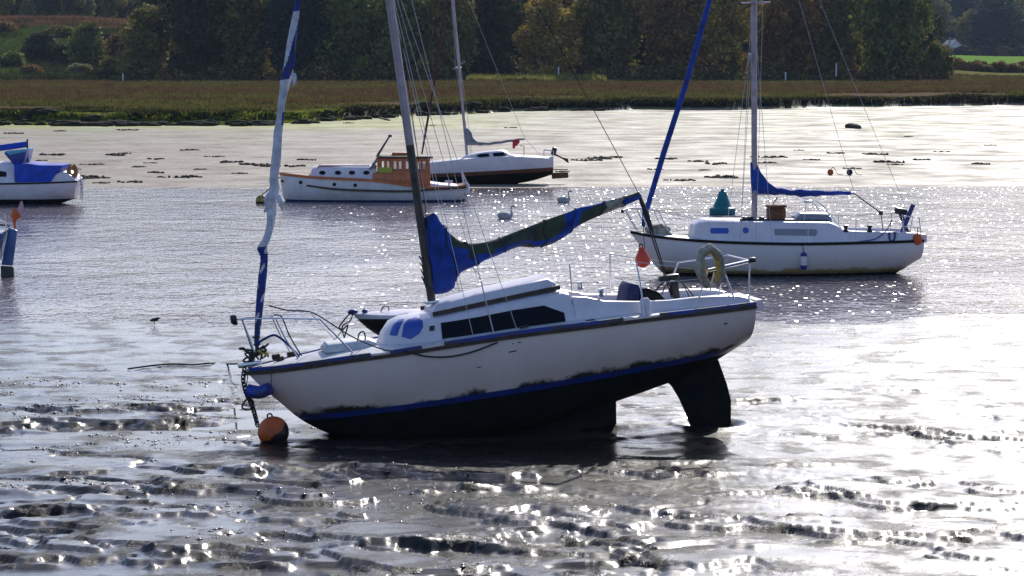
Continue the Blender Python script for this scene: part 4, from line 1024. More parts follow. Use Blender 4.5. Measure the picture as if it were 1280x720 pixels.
for px, py in ((376,228.5),(418,231),(444,232)):
    bvC = None
# port lights set into the topsides
topC = MB(); loft(topC, [[g[j] for j in range(len(g))] for g in gC], False, False); bvH = bvh_of(topC)
for px, py in ((376,228),(418,230.5),(444,231.5)): decal(fc_, mb, [(px+2.3*math.cos(t*math.pi/4), py+2.3*math.sin(t*math.pi/4)) for t in range(8)], bvH, .02)
C.part('hull_porthole', mb, M['window'])
cc = [(388,222,218,.5,.4),(390,222,211.5,.62,.5),(400,223,209,.8,.68),(430,224,209,.95,.82),(470,226,209.5,1.0,.88)]
ccm = cabin_from(fc_, cc, .95, .8, .08); bvC = bvh_of(ccm); cabC = C.part('forward_cabin', ccm, M['white'])
for px in (403, 422.5, 440, 458): C.part('cabin_porthole', decal(fc_, MB(), [(px+4*math.cos(t*math.pi/5), 216+2.6*math.sin(t*math.pi/5)) for t in range(10)], bvC, .02), M['window'], cabC)
mb = MB()
for s in (-1, 1):
    p = rb3 = [PC(a, 207.5, -.6) for a in range(398, 466, 8)]
    p = p if s < 0 else mir(p); tube(mb, p, .03, 5)
    for q in p: tube(mb, [q, q+Vector((0, 0, -.1))], .03, 5)
C.part('grab_rail', mb, M['varnish'], cabC)
# wheelhouse: solid lower panels, posts, glazed upper part, roof
wl, wr = PC(466,236,-1.05).x, PC(538,236,-1.05).x; zf = PC(500,237,-1.05).z; zs_ = PC(500,216,-1.05).z; zr = PC(500,198,-1.05).z
wh = C.part('wheelhouse', box(MB(), ((wl+wr)/2, 0, (zf+zs_)/2), (wr-wl, 2.1, zs_-zf), bev=.02), M['varnish'])
mb = MB(); npost = 8
for k in range(npost+1):
    x = wl+.25+(wr-wl-.35)*k/npost
    for s in (-1, 1): box(mb, (x, s*1.0, (zs_+zr)/2), (.09 if k % 2 else .16, .06, zr-zs_))
for x in (wr-.05,):
    for y in (-.5, 0, .5): box(mb, (x, y, (zs_+zr)/2), (.07, .1, zr-zs_))
box(mb, ((wl+wr)/2+.1, 1.0, zs_+.03), (wr-wl-.2, .07, .08)); box(mb, ((wl+wr)/2+.1, -1.0, zs_+.03), (wr-wl-.2, .07, .08))
box(mb, ((wl+wr)/2+.1, 1.0, zr-.05), (wr-wl-.2, .07, .12)); box(mb, ((wl+wr)/2+.1, -1.0, zr-.05), (wr-wl-.2, .07, .12))
C.part('window_post', mb, M['varnish'], wh)
glass = mat('clear_glass', (.8, .8, .85), .05, trans=.92)
mb = MB(); box(mb, ((wl+wr)/2+.15, -.985, (zs_+zr)/2), (wr-wl-.5, .012, zr-zs_-.05)); box(mb, ((wl+wr)/2+.15, .985, (zs_+zr)/2), (wr-wl-.5, .012, zr-zs_-.05)); C.part('window_pane', mb, glass, wh)
mb = MB(); box(mb, ((wl+wr)/2+.15, 0, zr+.04), (wr-wl-.1, 2.25, .08), bev=.02); rf = C.part('roof', mb, M['brown_rail'], wh)
mb = MB(); box(mb, ((wl+wr)/2, 0, zr+.14), (.75, .8, .12), bev=.03); C.part('roof_hatch', mb, M['varnish'], wh)
a = PC(462,211,-1.0); c = PC(475,197,-1.0); mb = MB()
for y in (-1.0, -.33, .33, 1.0): tube(mb, [Vector((a.x, y, a.z)), Vector((c.x, y, c.z))], .035, 6)
tube(mb, [Vector((c.x, -1, c.z)), Vector((c.x, 1, c.z))], .035, 6); tube(mb, [Vector((a.x, -1, a.z)), Vector((a.x, 1, a.z))], .035, 6)
ws = C.part('windscreen_frame', mb, M['grey'], wh)
mb = MB(); mb.add([Vector((a.x, -1, a.z)), Vector((a.x, 1, a.z)), Vector((c.x, 1, c.z)), Vector((c.x, -1, c.z)), Vector((a.x+.02, -1, a.z-.01)), Vector((a.x+.02, 1, a.z-.01)), Vector((c.x+.02, 1, c.z-.01)), Vector((c.x+.02, -1, c.z-.01))], [(0,1,2,3),(7,6,5,4),(0,1,5,4),(2,3,7,6)]); C.part('windscreen_pane', mb, glass, wh)
mb = MB(); p0 = PC(473,209,-1.08); p1 = PC(490,216,-1.08); box(mb, (p0+p1)/2, (p1.x-p0.x, .03, p0.z-p1.z), bev=.01); C.part('lime_cloth', mb, M['lime'], wh)
mb = MB(); tube(mb, [PC(471,196,0), PC(487,170,0)], [.05, .03], 6); box(mb, PC(487.5,170,0), (.14, .1, .1)); tube(mb, [PC(466,207,0), PC(476,188,0)], .02, 5); C.part('folded_mast', mb, M['alloy_dirty'])
C.part('cockpit_coaming', cabin_from(fc_, [(538,235,229,1.0,.95),(552,235.5,231,.98,.92),(570,235,232,.85,.8),(574,234.5,233,.8,.75)], 1, .95, .03), M['white'])
mb = MB()
for px in (561, 581): tube(mb, [PC(px,233,-.8), PC(px,227,-.8)], .03, 6)
tube(mb, [PC(556,227,-.8), PC(566,227,-.8)], .05, 6); tube(mb, [PC(580,231,-.5), PC(577,214,-.1)], .03, 5); tube(mb, [PC(577,214,-.1), PC(584,229,.3)], .03, 5); C.part('stern_fitting', mb, M['white'])
fq = PC(583, 237, -.75); T = Thing('fender', 'pair of white fenders hanging at the stern of the varnished motor cruiser', 'fender', fc_.M, fq)
mb = MB(); ball(mb, fq, (.14, .14, .28), 0, 12, 8); ball(mb, fq+Vector((-.05, .5, -.3)), (.14, .14, .28), 0, 12, 8); T.part('body', mb, M['sailcloth'])

# ================================================================== sloop aground on the far sand
fg = Frame(at(615, 214, 122.0), yaw=0, trim=3.2)
PG = fg.P
G = Thing('sailing_boat', 'white sailing boat with red-brown bottom aground on the far sand bank', 'sailing boat', fg.M)
shG = [(523,204.5,.0),(533,203.8,.35),(548,202.3,.62),(570,200,.85),(600,198,1.0),(635,196,1.05),(665,196.8,1.0),(692,198.5,.82)]
kG = [(524,206),(530,218),(543,229),(572,235),(600,235),(635,231),(665,226),(691,218)]
zg2 = PG(610,214,-1.0).z; zg1 = zg2-.16
gG = hull_rows(fg, shG, kG, (zg1, zg2), NR, 5)
hull_parts(G, gG, NR, [M['antifoul'], M['redfoul'], M['white']], ['underbody', 'boot_stripe', 'topsides'])
G.part('deck', deck_mesh(gG, .06), M['deck'])
cg = [(577,200,198,.4,.35),(584,200,195.5,.55,.45),(596,199.5,192.5,.65,.55),(615,198.5,190.3,.72,.6),(630,198,189.3,.74,.62),(634,197.5,191,.74,.63),(639,197,195.5,.74,.66)]
cgm = cabin_from(fg, cg, .7, .6, .06); bvG = bvh_of(cgm); cabG = G.part('cabin', cgm, M['white'])
G.part('fore_window', decal(fg, MB(), [(595,195),(600,192.8),(611,192),(612,195.3),(600,197)], bvG, .02), M['window'], cabG)
G.part('side_window', decal(fg, MB(), [(616,191.6),(629,190.7),(634,195.6),(617,196.2)], bvG, .02), M['window'], cabG)
mG0 = PG(584,196,0); mG1 = PG(566,0,0); mdG = (mG1-mG0).normalized(); tG = mG0+mdG*9.0
mast = G.part('mast', tube(MB(), [mG0, mG0+mdG*4, tG], .062, 10), M['alloy'])
sg = PG(573, 85, 0); mb = MB()
for s in (-1, 1): tube(mb, [sg, sg+Vector((.1*s, s*.75, .02))], .03, 5)
tube(mb, [sg+Vector((-.25, 0, -.05)), sg+Vector((.32, 0, .28))], .03, 5)
G.part('spreaders', mb, M['alloy'], mast)
for s in (-1, 1):
    a = PG(590,199,-.95); a.y *= -s; rig(G, 'shroud', a, sg+Vector((.1*s, s*.75, .02)), .008); rig(G, 'upper_shroud', sg+Vector((.1*s, s*.75, .02)), tG, .008)
G.part('furled_headsail', tube(MB(), [PG(526,200,0), PG(532,165,0), PG(545,90,0), PG(556,12,0), PG(562,-40,0)], [.03, .05, .045, .03, .02], 8), mat('rust_red_sail', (.10, .03, .03), .85, var=.3))
cover(G, fg, [(580,160),(584,160.5),(589,165),(592,173),(600,177.5),(615,177.5),(630,175.5),(645,173.5),(656,172.5)], [(583,181),(586,181.5),(590,181.5),(594,181.5),(602,182),(615,181),(630,179),(645,176.5),(656,174.5)], [(0, .1), (.4, .13), (1, .06)], M['grey'])
mb = MB(); 
for dx, ln in ((-2, 11), (1, 8), (3, 5)): 
    p = PG(644+dx, 174.5, -.08); tube(mb, [p, p+Vector((.02, 0, -ln/28.7*.5)), p+Vector((-.02, 0, -ln/28.7))], [.05, .08, .05], 6, flat=.4)
G.part('red_cloth', mb, mat('red_cloth', (.45, .03, .03), .8))
rig(G, 'mainsheet', PG(656,173,0), PG(678,197,0), .010, 'wire_light')
rig(G, 'topping_lift', PG(656,173,0), tG, .008)
mb = MB(); tube(mb, [PG(655,197,-.5), PG(655,183,-.5), PG(650,182,-.5)], .02, 5); G.part('ensign_staff', mb, M['red'])
mb = MB()
for s in (-1, 1):
    l = [PG(680,188,-.5), PG(692,189,-.3)]; l2 = [PG(680,188,-.5), PG(680,197,-.7)]; l3 = [PG(692,189,-.3), PG(691,198,-.6)]
    for q in (l, l2, l3): tube(mb, q if s < 0 else mir(q), .016, 5)
G.part('pushpit', mb, M['steel'])
mb = MB(); box(mb, ((PG(691,216,0).x+PG(709,223,0).x)/2, 0, (PG(700,215.5,0).z+PG(700,223,0).z)/2), (PG(709,219,0).x-PG(688,219,0).x, .08, .26), bev=.02); tube(mb, [PG(690,211.5,0), PG(710,212,0)], .022, 5); G.part('rudder', mb, M['redfoul'])
mb = MB(); a = PG(585,240,0); c = PG(650,240,0); prism(mb, [(PG(590,232,0).x, PG(590,228,0).z), (a.x, a.z), (c.x-.6, c.z), (PG(655,226,0).x, PG(655,224,0).z)], -.08, .08, bev=.01); G.part('fin_keel', mb, M['antifoul'])
oc = PG(693, 196, -.1)
T = Thing('outboard_motor', 'black outboard motor tilted up at the stern of the boat on the sand', 'outboard motor', fg.M, oc)
mb = MB(); box(mb, PG(692.5,189,-.1), (.22, .22, .36), bev=.06, rot=Matrix.Rotation(R(18), 3, 'Y')); T.part('cowling', mb, M['black'])
mb = MB(); tube(mb, [PG(694,193,-.1), PG(702,197,-.1), PG(708,200.5,-.1)], [.05, .035, .05], 7); prism(mb, [(p.x, p.z) for p in (PG(703,196.5,0), PG(710,198,0), PG(711,204,0), PG(706,201,0))], -.16, -.06); T.part('leg', mb, M['black'])

# ================================================================== boat with blue covers at the left edge
fe = Frame(at(30, 253, 106.0), yaw=0)
PE = fe.P
E_ = Thing('motor_sailer', 'white boat under royal blue covers cut off by the left edge', 'boat', fe.M)
shE = [(-118,226,.0),(-105,226.5,.45),(-85,227.5,.8),(-50,229,1.1),(-10,229.5,1.25),(30,229,1.25),(65,228,1.15),(97,226.5,.95)]
kE = [(-117,228),(-110,240),(-98,252),(-60,260),(-10,263),(30,262),(62,258),(95,248)]
ze1 = PE(30,249.5,-1.2).z
gE = hull_rows(fe, shE, kE, (ze1,), (5, 8), 5)
hull_parts(E_, gE, (5, 8), [M['antifoul'], M['white']], ['underbody', 'topsides'])
E_.part('deck', deck_mesh(gE, .06), M['deck'])
mb = MB()
for s in (-1, 1): strip(mb, edge_path(gE, s, .01, -.01), .03, .03)
E_.part('rubbing_strake', mb, M['window'])
cabE = E_.part('cabin', cabin_from(fe, [(-85,228,222,.5,.4),(-70,229,213,.8,.65),(-20,229,205,.95,.8),(16,229,205,.95,.82),(20,229,210,.95,.85)], .9, .8, .08), M['white'])
E_.part('cabin_window', decal(fe, MB(), [(-40,214),(-5,213),(8,215),(8,221),(-40,221)], bvh_of(cabin_from(fe, [(-70,229,213,.8,.65),(-20,229,205,.95,.8),(16,229,205,.95,.82)], .9, .8, .08)), .02), M['window'], cabE)
def pe(poly, y0, y1, bev=.03):
    mb = MB(); return prism(mb, [(p.x, p.z) for p in [PE(a, c, y0) for a, c in poly]], y0, y1, bev=bev)
E_.part('cockpit_cover', pe([(18,228),(17,206),(33,204),(50,206.5),(78,206.5),(70,217),(62,228)], -1.0, 1.0, .05), M['canvas_bright'])
E_.part('spray_dodger', pe([(11,199),(5,192),(6,189),(33,186.5),(31,198),(27,208),(18,207)], -.8, .8, .04), mat('deep_blue_vinyl', (.01, .04, .30), .4, var=.3))
E_.part('dodger_window', pe([(6,190),(33,186),(32,190),(12,194)], -.84, .84, .02), M['cyan'])
E_.part('boom_cover', pe([(-70,186),(0,181),(33,176.5),(34,184),(0,189),(-70,196)], -.16, .16, .05), M['canvas_bright'])
E_.part('boom_gallows', tube(tube(MB(), [PE(34,174,-.1), PE(35,207,-.1)], .035, 6), [PE(34,174,.5), PE(35,207,.5)], .035, 6), M['alloy_dirty'])
E_.part('stern_coaming', pe([(62,228),(68,218),(78,214),(90,220),(96,227)], -.9, .9, .04), M['white'])
mb = MB()
for dx in (0, 5): tube(mb, smooth_path([PE(97+dx*.5,227,-.3), PE(101+dx*.3,228,-.3), PE(101+dx*.5,250,-.3)], 4), .02, 5)
for k in range(4): tube(mb, [PE(100,231+5*k,-.3), PE(104,231+5*k,-.3)], .015, 5)
E_.part('boarding_ladder', mb, M['steel'])
E_.part('mast', tube(MB(), [PE(-62,226,0), PE(-62,-60,0)], .08, 10), M['alloy'])
mb = MB()
for s in (-1, 1):
    q = [PE(74,213,-.7), PE(86,210,-.6), PE(95,211,-.4), PE(96,226,-.5)]; tube(mb, q if s < 0 else mir(q), .018, 5)
E_.part('pushpit', mb, M['steel'])
mb = MB(); c = PE(90.5, 215, -.7); torus(mb, c+Vector((0, 0, .02)), .15, .085, Vector((.3, 1, 0)), 26, 10, arc=(R(-75), R(255)), squash=1.25)
mb2 = mb; solo('horseshoe_lifebuoy', mb2, mat('faded_orange_foam', (.42, .17, .04), .7, var=.3), 'orange-brown lifebuoy on the stern of the boat with royal blue covers', 'lifebuoy', fe.M)

# ================================================================== blue boat just entering at the left edge
ff = Frame(at(0, 340, 70.5), yaw=0)
PF = ff.P
F_ = Thing('blue_boat', 'blue hull and tall blue rudder with black foot just inside the left edge', 'boat', ff.M)
shF = [(-260,292,.0),(-235,294,.4),(-190,296,.8),(-130,297,1.05),(-70,296,1.05),(-30,294,.9),(3,292,.7)]
kF = [(-258,294),(-245,318),(-225,338),(-160,352),(-80,354),(-35,346),(-2,328)]
gF = hull_rows(ff, shF, kF, (PF(-60,337,-1).z,), (5, 7), 4)
fblue = mat('mid_blue_paint', (.03, .10, .28), .4, var=.25)
hull_parts(F_, gF, (5, 7), [M['black'], fblue], ['underbody', 'topsides'])
F_.part('deck', deck_mesh(gF, .05), M['deck'])
F_.part('cabin', cabin_from(ff, [(-190,296,290,.4,.3),(-170,296,282,.6,.5),(-80,297,278,.75,.6),(-60,296,284,.75,.62)], .7, .6, .05), M['white'])
def pf(poly, y0, y1, bev=.02):
    mb = MB(); return prism(mb, [(p.x, p.z) for p in [PF(a, c, 0) for a, c in poly]], y0, y1, bev=bev)
rud = F_.part('rudder', pf([(11,284),(22,288),(16,332),(2,331)], -.05, .05, .02), mat('pale_blue_paint', (.05, .14, .34), .4, var=.4, scale=3))
F_.part('rudder_foot', pf([(1,332),(17,333),(18,347),(15,356),(2,356)], -.055, .055, .02), M['black'], rud)
F_.part('tiller', tube(MB(), [PF(-25,286,0), PF(0,281,0), PF(13,282.5,0)], .022, 6), M['black'])
mb = MB()
for q in ([(-10,262),(6,268),(8,292)], [(6,278),(-6,272),(-30,270)], [(8,282),(2,310),(2,326)]): tube(mb, [PF(a, c, -.3) for a, c in q], .015, 5)
F_.part('stern_rail', mb, M['steel'])
T = Thing('rolled_ensign', 'orange and pink rolled flag on top of the blue rudder at the left edge', 'flag', ff.M, PF(20,280,0))
mb = MB(); tube(mb, smooth_path([PF(19,286,0), PF(18,276,0), PF(20,268,0), PF(25,264,0)], 4), [.03]*4+[.06]*2+[.12]*3+[.13, .12, .08, .05], 10, flat=.5); T.part('orange_roll', mb, M['orange'])
mb = MB(); tube(mb, smooth_path([PF(22,268,0), PF(26,261,0), PF(27,251,0)], 4), [.09, .10, .10, .09, .08, .06, .05, .03, .01], 8, flat=.5); T.part('pink_end', mb, mat('faded_pink_cloth', (.55, .32, .36), .8))

# ================================================================== buoys, birds and small floating things
g = ground(903, 268, 0)
T = Thing('channel_buoy', 'teal cone-topped channel buoy floating behind the right-hand boat', 'buoy', Matrix.Translation(g), (0, 0, 0))
mb = MB(); lathe(mb, [(.30, -.15), (.44, 0), (.46, .03), (.46, .22), (.40, .26), (.33, .27)], (0, 0, 0), 24); T.part('float', mb, M['teal'])
mb = MB(); lathe(mb, [(.34, .27), (.26, .42), (.17, .68), (.13, .80), (.05, .84)], (0, 0, 0), 24); T.part('cone', mb, M['teal'])
mb = MB(); box(mb, (0, 0, .87), (.12, .12, .06)); T.part('cap', mb, M['teal'])
g = ground(327, 254, 0); T = Thing('mooring_buoy', 'yellow mooring buoy with dark band floating by the bow of the motor cruiser', 'buoy', Matrix.Translation(g), (0, 0, 0))
mb = MB(); ball(mb, (0, 0, .12), (.22, .22, .20), 0, 16, 10); T.part('float', mb, M['yellow']); mb = MB(); lathe(mb, [(.19, -.06), (.215, 0), (.225, .06), (.2, .07)], (0, 0, 0), 16); T.part('weed_band', mb, M['weed'])
mb = MB(); tube(mb, smooth_path([(0, 0, .3), (.3, 0, .55), (.7, .0, 1.0)], 4), .02, 5); T.part('pick_up_line', mb, M['rope_dark'])
def swan(px, py, flip, label, neck=True):
    g = ground(px, py, 0); T = Thing('swan', label, 'swan', Matrix.Translation(g) @ Matrix.Rotation(R(flip), 4, 'Z') @ Matrix.Scale(.68, 4), (0, 0, 0), 'swans in the channel')
    S_ = .8; pts = [(-.42, 0, .20), (-.36, 0, .16), (-.25, 0, .13), (-.05, 0, .10), (.12, 0, .10), (.24, 0, .13), (.30, 0, .20), (.30, 0, .30), (.27, 0, .42), (.28, 0, .54), (.34, 0, .62), (.41, 0, .62), (.47, 0, .58), (.50, 0, .56)]
    rr = [.02, .09, .16, .20, .19, .13, .075, .045, .035, .034, .045, .055, .03, .012]
    mb = MB(); sp = smooth_path(pts, 3); ri = []
    for i in range(len(rr)-1):
        for k in range(3): ri.append(rr[i]+(rr[i+1]-rr[i])*k/3)
    ri.append(rr[-1]); tube(mb, sp, ri, 12); T.part('body', mb, M['swan'])
    mb = MB(); tube(mb, [(.47, 0, .585), (.55, 0, .545)], [.022, .008], 6); T.part('bill', mb, M['orange'])
    for s in (-1, 1): mb = MB(); ball(mb, (-.10, s*.13, .20), (.28, .07, .11), 0, 12, 8); T.part('wing', mb, M['swan'])
swan(705, 253, 20, 'white swan with curved neck swimming beyond the raised boom, the farther one')
swan(632, 273, 0, 'white swan swimming nearer, left of the raised boom tip')
g = ground(193, 406, .02); mb = MB()
tube(mb, smooth_path([(-.13, 0, .12), (-.05, 0, .14), (.04, 0, .15), (.09, 0, .17), (.12, 0, .19), (.18, 0, .185)], 3), [.01]+[.03]*2+[.05]*6+[.04]*3+[.025, .025, .01, .004], 8)
for s in (-1, 1): tube(mb, [(0, s*.02, .11), (.0, s*.02, 0)], .007, 5)
o = solo('wading_bird', mb, M['feather_dark'], 'small dark wading bird standing on the wet mud at left', 'bird', Matrix.Translation(g) @ Matrix.Scale(.72, 4))
# small buoys and a pole on the far flats
from functools import partial
def gp(px, py):
    o, d = ray(px, py); t = (CH-0)/-d.z
    p = o+d*t
    for _ in range(30):
        h = float(H(np.array([p.x]), np.array([p.y]))[0]); t = (h-o.z)/d.z; p = o+d*t
    return p
for px, py, m, lb in ((1038, 219, 'orange', 'small orange ball buoy stranded on the far flats above the right boat boom'), (1062, 219, 'black', 'small dark ball buoy stranded on the flats right of the orange one')):
    g = gp(px, py); T = Thing('stranded_buoy', lb, 'buoy', Matrix.Translation(g), (0, 0, 0)); mb = MB(); ball(mb, (0, 0, .14), .15, 0, 14, 8); T.part('float', mb, M[m]); mb = MB(); tube(mb, smooth_path([(.02, 0, .28), (.15, 0, .35), (.35, 0, .05), (.6, .1, .02)], 4), .015, 5); T.part('line', mb, M['rope_dark'])

# ------------------------------------------------------------------ foliage
def leafmat(name, c1, c2, trans=.30, scale=.35):
    m = mat(name, c1, .75, col2=c2, scale=scale, spec=.15); n, b = nodes_of(m)
    tr = n.nodes.new('ShaderNodeBsdfTranslucent'); mx = n.nodes.new('ShaderNodeMixShader'); mx.inputs[0].default_value = trans
    src = b.inputs['Base Color'].links[0].from_socket; n.links.new(src, tr.inputs[0])
    out = n.nodes['Material Output']; n.links.new(b.outputs[0], mx.inputs[1]); n.links.new(tr.outputs[0], mx.inputs[2]); n.links.new(mx.outputs[0], out.inputs[0]); return m
LM = dict(dark=leafmat('dark_green_leaves', (.11, .10, .036), (.035, .044, .022)), olive=leafmat('olive_leaves', (.34, .28, .065), (.07, .08, .028)),
          brown=leafmat('browning_leaves', (.42, .24, .07), (.09, .065, .032)), gold=leafmat('golden_leaves', (.60, .42, .09), (.15, .13, .045)),
          green=leafmat('mid_green_leaves', (.31, .31, .065), (.07, .095, .03)), pale=leafmat('pale_olive_leaves', (.45, .42, .20), (.15, .15, .075)),
          blue=leafmat('deep_blue_green_leaves', (.055, .072, .05), (.03, .045, .036)))
BARK = mat('bark', (.06, .048, .038), .9, var=.4, scale=3)
def quads(P, size, r, squash=1.0, tri=False):
    n = len(P); a = r.normal(size=(n, 3)); a /= np.linalg.norm(a, axis=1)[:, None]; b_ = r.normal(size=(n, 3)); b_ -= a*(a*b_).sum(1)[:, None]; b_ /= np.linalg.norm(b_, axis=1)[:, None]
    s = size*(.55+.9*r.random(n))[:, None]; a = a*s; b_ = b_*s*.62
    V = np.stack([P-a, P-b_*.9, P+a, P+b_], 1).reshape(-1, 3)
    return V, np.arange(4*n).reshape(n, 4)
def np_mesh(name, V, Fc, mats, mi=None):
    me = bpy.data.meshes.new(name); me.vertices.add(len(V)); me.vertices.foreach_set('co', V.astype(np.float32).ravel())
    k = Fc.shape[1]; me.loops.add(Fc.size); me.loops.foreach_set('vertex_index', Fc.astype(np.int32).ravel())
    me.polygons.add(len(Fc)); me.polygons.foreach_set('loop_start', np.arange(0, Fc.size, k, dtype=np.int32)); me.update(calc_edges=True)
    for m in mats: me.materials.append(m)
    if mi is not None: me.polygons.foreach_set('material_index', mi.astype(np.int32))
    return me
def crown_pts(r, rx, h, z0, lobes, n, taper=.5):
    """points on the shells of many lobes: an uneven crown"""
    P = []; L_ = []
    for k in range(lobes):
        u = (k+.5)/lobes; z = z0+(h-z0)*u; w_ = rx*(1-abs(2*u-.85)**2.2*taper)
        ang = r.random()*6.283; rad = w_*.62*math.sqrt(r.random()); L_.append((rad*math.cos(ang), rad*math.sin(ang), z, w_*(.34+.3*r.random())))
    wts = np.array([l[3]**2 for l in L_]); wts /= wts.sum(); idx = r.choice(len(L_), n, p=wts)
    d = r.normal(size=(n, 3)); d /= np.linalg.norm(d, axis=1)[:, None]; rad = np.array([L_[i][3] for i in idx])*(.62+.42*r.random(n)**.6)
    C = np.array([[L_[i][0], L_[i][1], L_[i][2]] for i in idx]); d[:, 2] *= .78
    P = C+d*rad[:, None]; P += r.normal(size=(n, 3))*.18
    return P, L_
def make_tree(seed, rx, h, z0, lobes, n, leaf, taper=.5):
    r = np.random.default_rng(seed); P, L_ = crown_pts(r, rx, h, z0, lobes, n, taper)
    P = P[P[:, 2] > .15]; V, Fc = quads(P, leaf, r)
    cm = np_mesh('crown', V, Fc, [LM['dark']])
    mb = MB(); hh = h*.75; tr = [Vector((.25*math.sin(k*1.3+seed), .25*math.cos(k*1.1+seed), hh*k/8)) for k in range(9)]; tr[0] = Vector((0, 0, -.6))
    tube(mb, tr, [.45*(1-.085*k) for k in range(9)], 8)
    for l in L_[::2]:
        zz = max(1.2, l[2]*.55); base = tr[min(8, int(zz/hh*8))]; tip = Vector(l[:3])
        tube(mb, [base, base.lerp(tip, .5)+Vector((0, 0, .3)), tip], [.16, .09, .03], 5)
    tm = make_mesh('trunk', mb, BARK); return cm, tm
PROTO = {'oak1': make_tree(1, 6.2, 17, 2.0, 26, 8500, .40), 'oak2': make_tree(2, 5.6, 19, 1.2, 28, 8500, .38), 'oak3': make_tree(3, 7.2, 18, 1.0, 32, 10000, .42),
         'oak4': make_tree(4, 5.0, 15, .8, 24, 7000, .36), 'tall': make_tree(5, 3.0, 24, 1.5, 26, 6500, .36, .35), 'bush': make_tree(6, 3.6, 4.6, .4, 14, 3600, .30), 'bush2': make_tree(8, 2.6, 3.2, .2, 10, 2600, .26)}
def place_tree(kind, leafm, px, Y, sc_, label, cat='tree', name='broadleaf_tree', group=None, sink=.2, rot=None, dz=0):
    x = (px-CX)/F*Y; z = float(H(np.array([x]), np.array([Y]))[0])
    e = bpy.data.objects.new(name, None); col.objects.link(e); e.location = (x, Y, z-sink); e.rotation_euler = (0, 0, rot if rot is not None else random.uniform(0, 6.28)); e.scale = (sc_[0], sc_[0], sc_[1])
    tagit(e, label, cat, group)
    for me, nm, mm in ((PROTO[kind][0], 'crown', LM[leafm]), (PROTO[kind][1], 'trunk', BARK)):
        o = bpy.data.objects.new(nm, me); col.objects.link(o); o.parent = e
        if nm == 'crown': o.material_slots[0].link = 'OBJECT'; o.material_slots[0].material = mm
    return e
ORD = ['leftmost', 'second from the left', 'third from the left', 'fourth from the left', 'fifth from the left', 'sixth from the left', 'seventh from the left', 'eighth from the left', 'ninth from the left', 'tenth from the left', 'eleventh from the left', 'twelfth from the left', 'thirteenth from the left', 'fourteenth from the left', 'fifteenth from the left', 'sixteenth from the left']
front = [('oak4','olive',190,452,(1.0,.8)),('oak2','dark',238,448,(1.1,1.0)),('oak3','olive',305,452,(1.05,1.05)),('oak1','blue',378,448,(1.1,1.1)),('oak2','green',440,446,(1.1,1.1)),('oak1','green',505,448,(1.0,1.0)),('oak3','olive',560,444,(.75,.95)),
 ('oak4','gold',682,452,(1.15,.92)),('oak2','dark',622,462,(1.0,1.1)),('oak1','olive',765,456,(1.1,1.1)),('oak3','brown',845,452,(1.0,1.05)),('oak2','gold',915,450,(1.05,1.1)),('oak1','brown',985,452,(1.0,1.0)),('oak4','olive',1045,452,(1.0,1.05)),('oak3','green',1112,446,(1.0,1.1))]
front.sort(key=lambda q: q[2]); TN = dict(dark='dark green', olive='olive', brown='brown-leaved', gold='golden', green='mid green', blue='deep dark green', pale='pale olive')
for i, (k, m_, px, Y, s_) in enumerate(front): place_tree(k, m_, px, Y, s_, f'{TN[m_]} tree in the front row of the wood, {ORD[i]}', group='front row of the wood')
back = [('oak3','dark',215,490,(1.1,1.15)),('oak1','dark',270,488,(1.2,1.25)),('oak2','dark',345,492,(1.2,1.2)),('oak3','dark',415,488,(1.2,1.2)),('oak1','dark',480,486,(1.2,1.25)),('oak2','dark',540,492,(1.2,1.2)),('oak3','dark',600,490,(1.2,1.25)),
 ('oak1','dark',655,492,(1.2,1.2)),('oak2','brown',725,488,(1.2,1.2)),('oak3','dark',800,490,(1.2,1.25)),('oak1','brown',880,488,(1.2,1.2)),('oak2','olive',950,492,(1.2,1.2)),('oak3','dark',1020,488,(1.2,1.2)),('oak1','dark',1080,486,(1.15,1.2)),('oak2','dark',1135,490,(1.0,1.1))]
for i, (k, m_, px, Y, s_) in enumerate(back): place_tree(k, m_, px, Y, s_, f'tree standing in the second row of the wood, {ORD[i]}', group='second row of the wood')
place_tree('bush', 'olive', 1168, 446, (1.0, 1.2), 'olive bush at the right end of the wood beside the green field', 'bush', 'bush')
lp = [('tall','olive',5),('tall','pale',38),('tall','dark',66),('tall','pale',112),('tall','olive',140),('tall','pale',168),('tall','dark',198),('tall','olive',88),('tall','dark',20),('tall','dark',152)]
lp.sort(key=lambda q: q[2])
for i, (k, m_, px) in enumerate(lp): place_tree(k, m_, px, 735+(i % 3)*14, (1.25, 1.0), f'slender tree above the red-brown slope, {ORD[i]}', name='slender_tree', group='slender trees above the slope')
for i, (k, m_, px) in enumerate([('oak1','dark',-20),('oak2','olive',45),('oak3','dark',105),('oak1','dark',160),('oak2','dark',215)]): place_tree(k, m_, px, 800, (1.6, 1.5), f'broad dark tree behind the slender trees at upper left, {ORD[i]}', group='broad trees behind the slender ones')
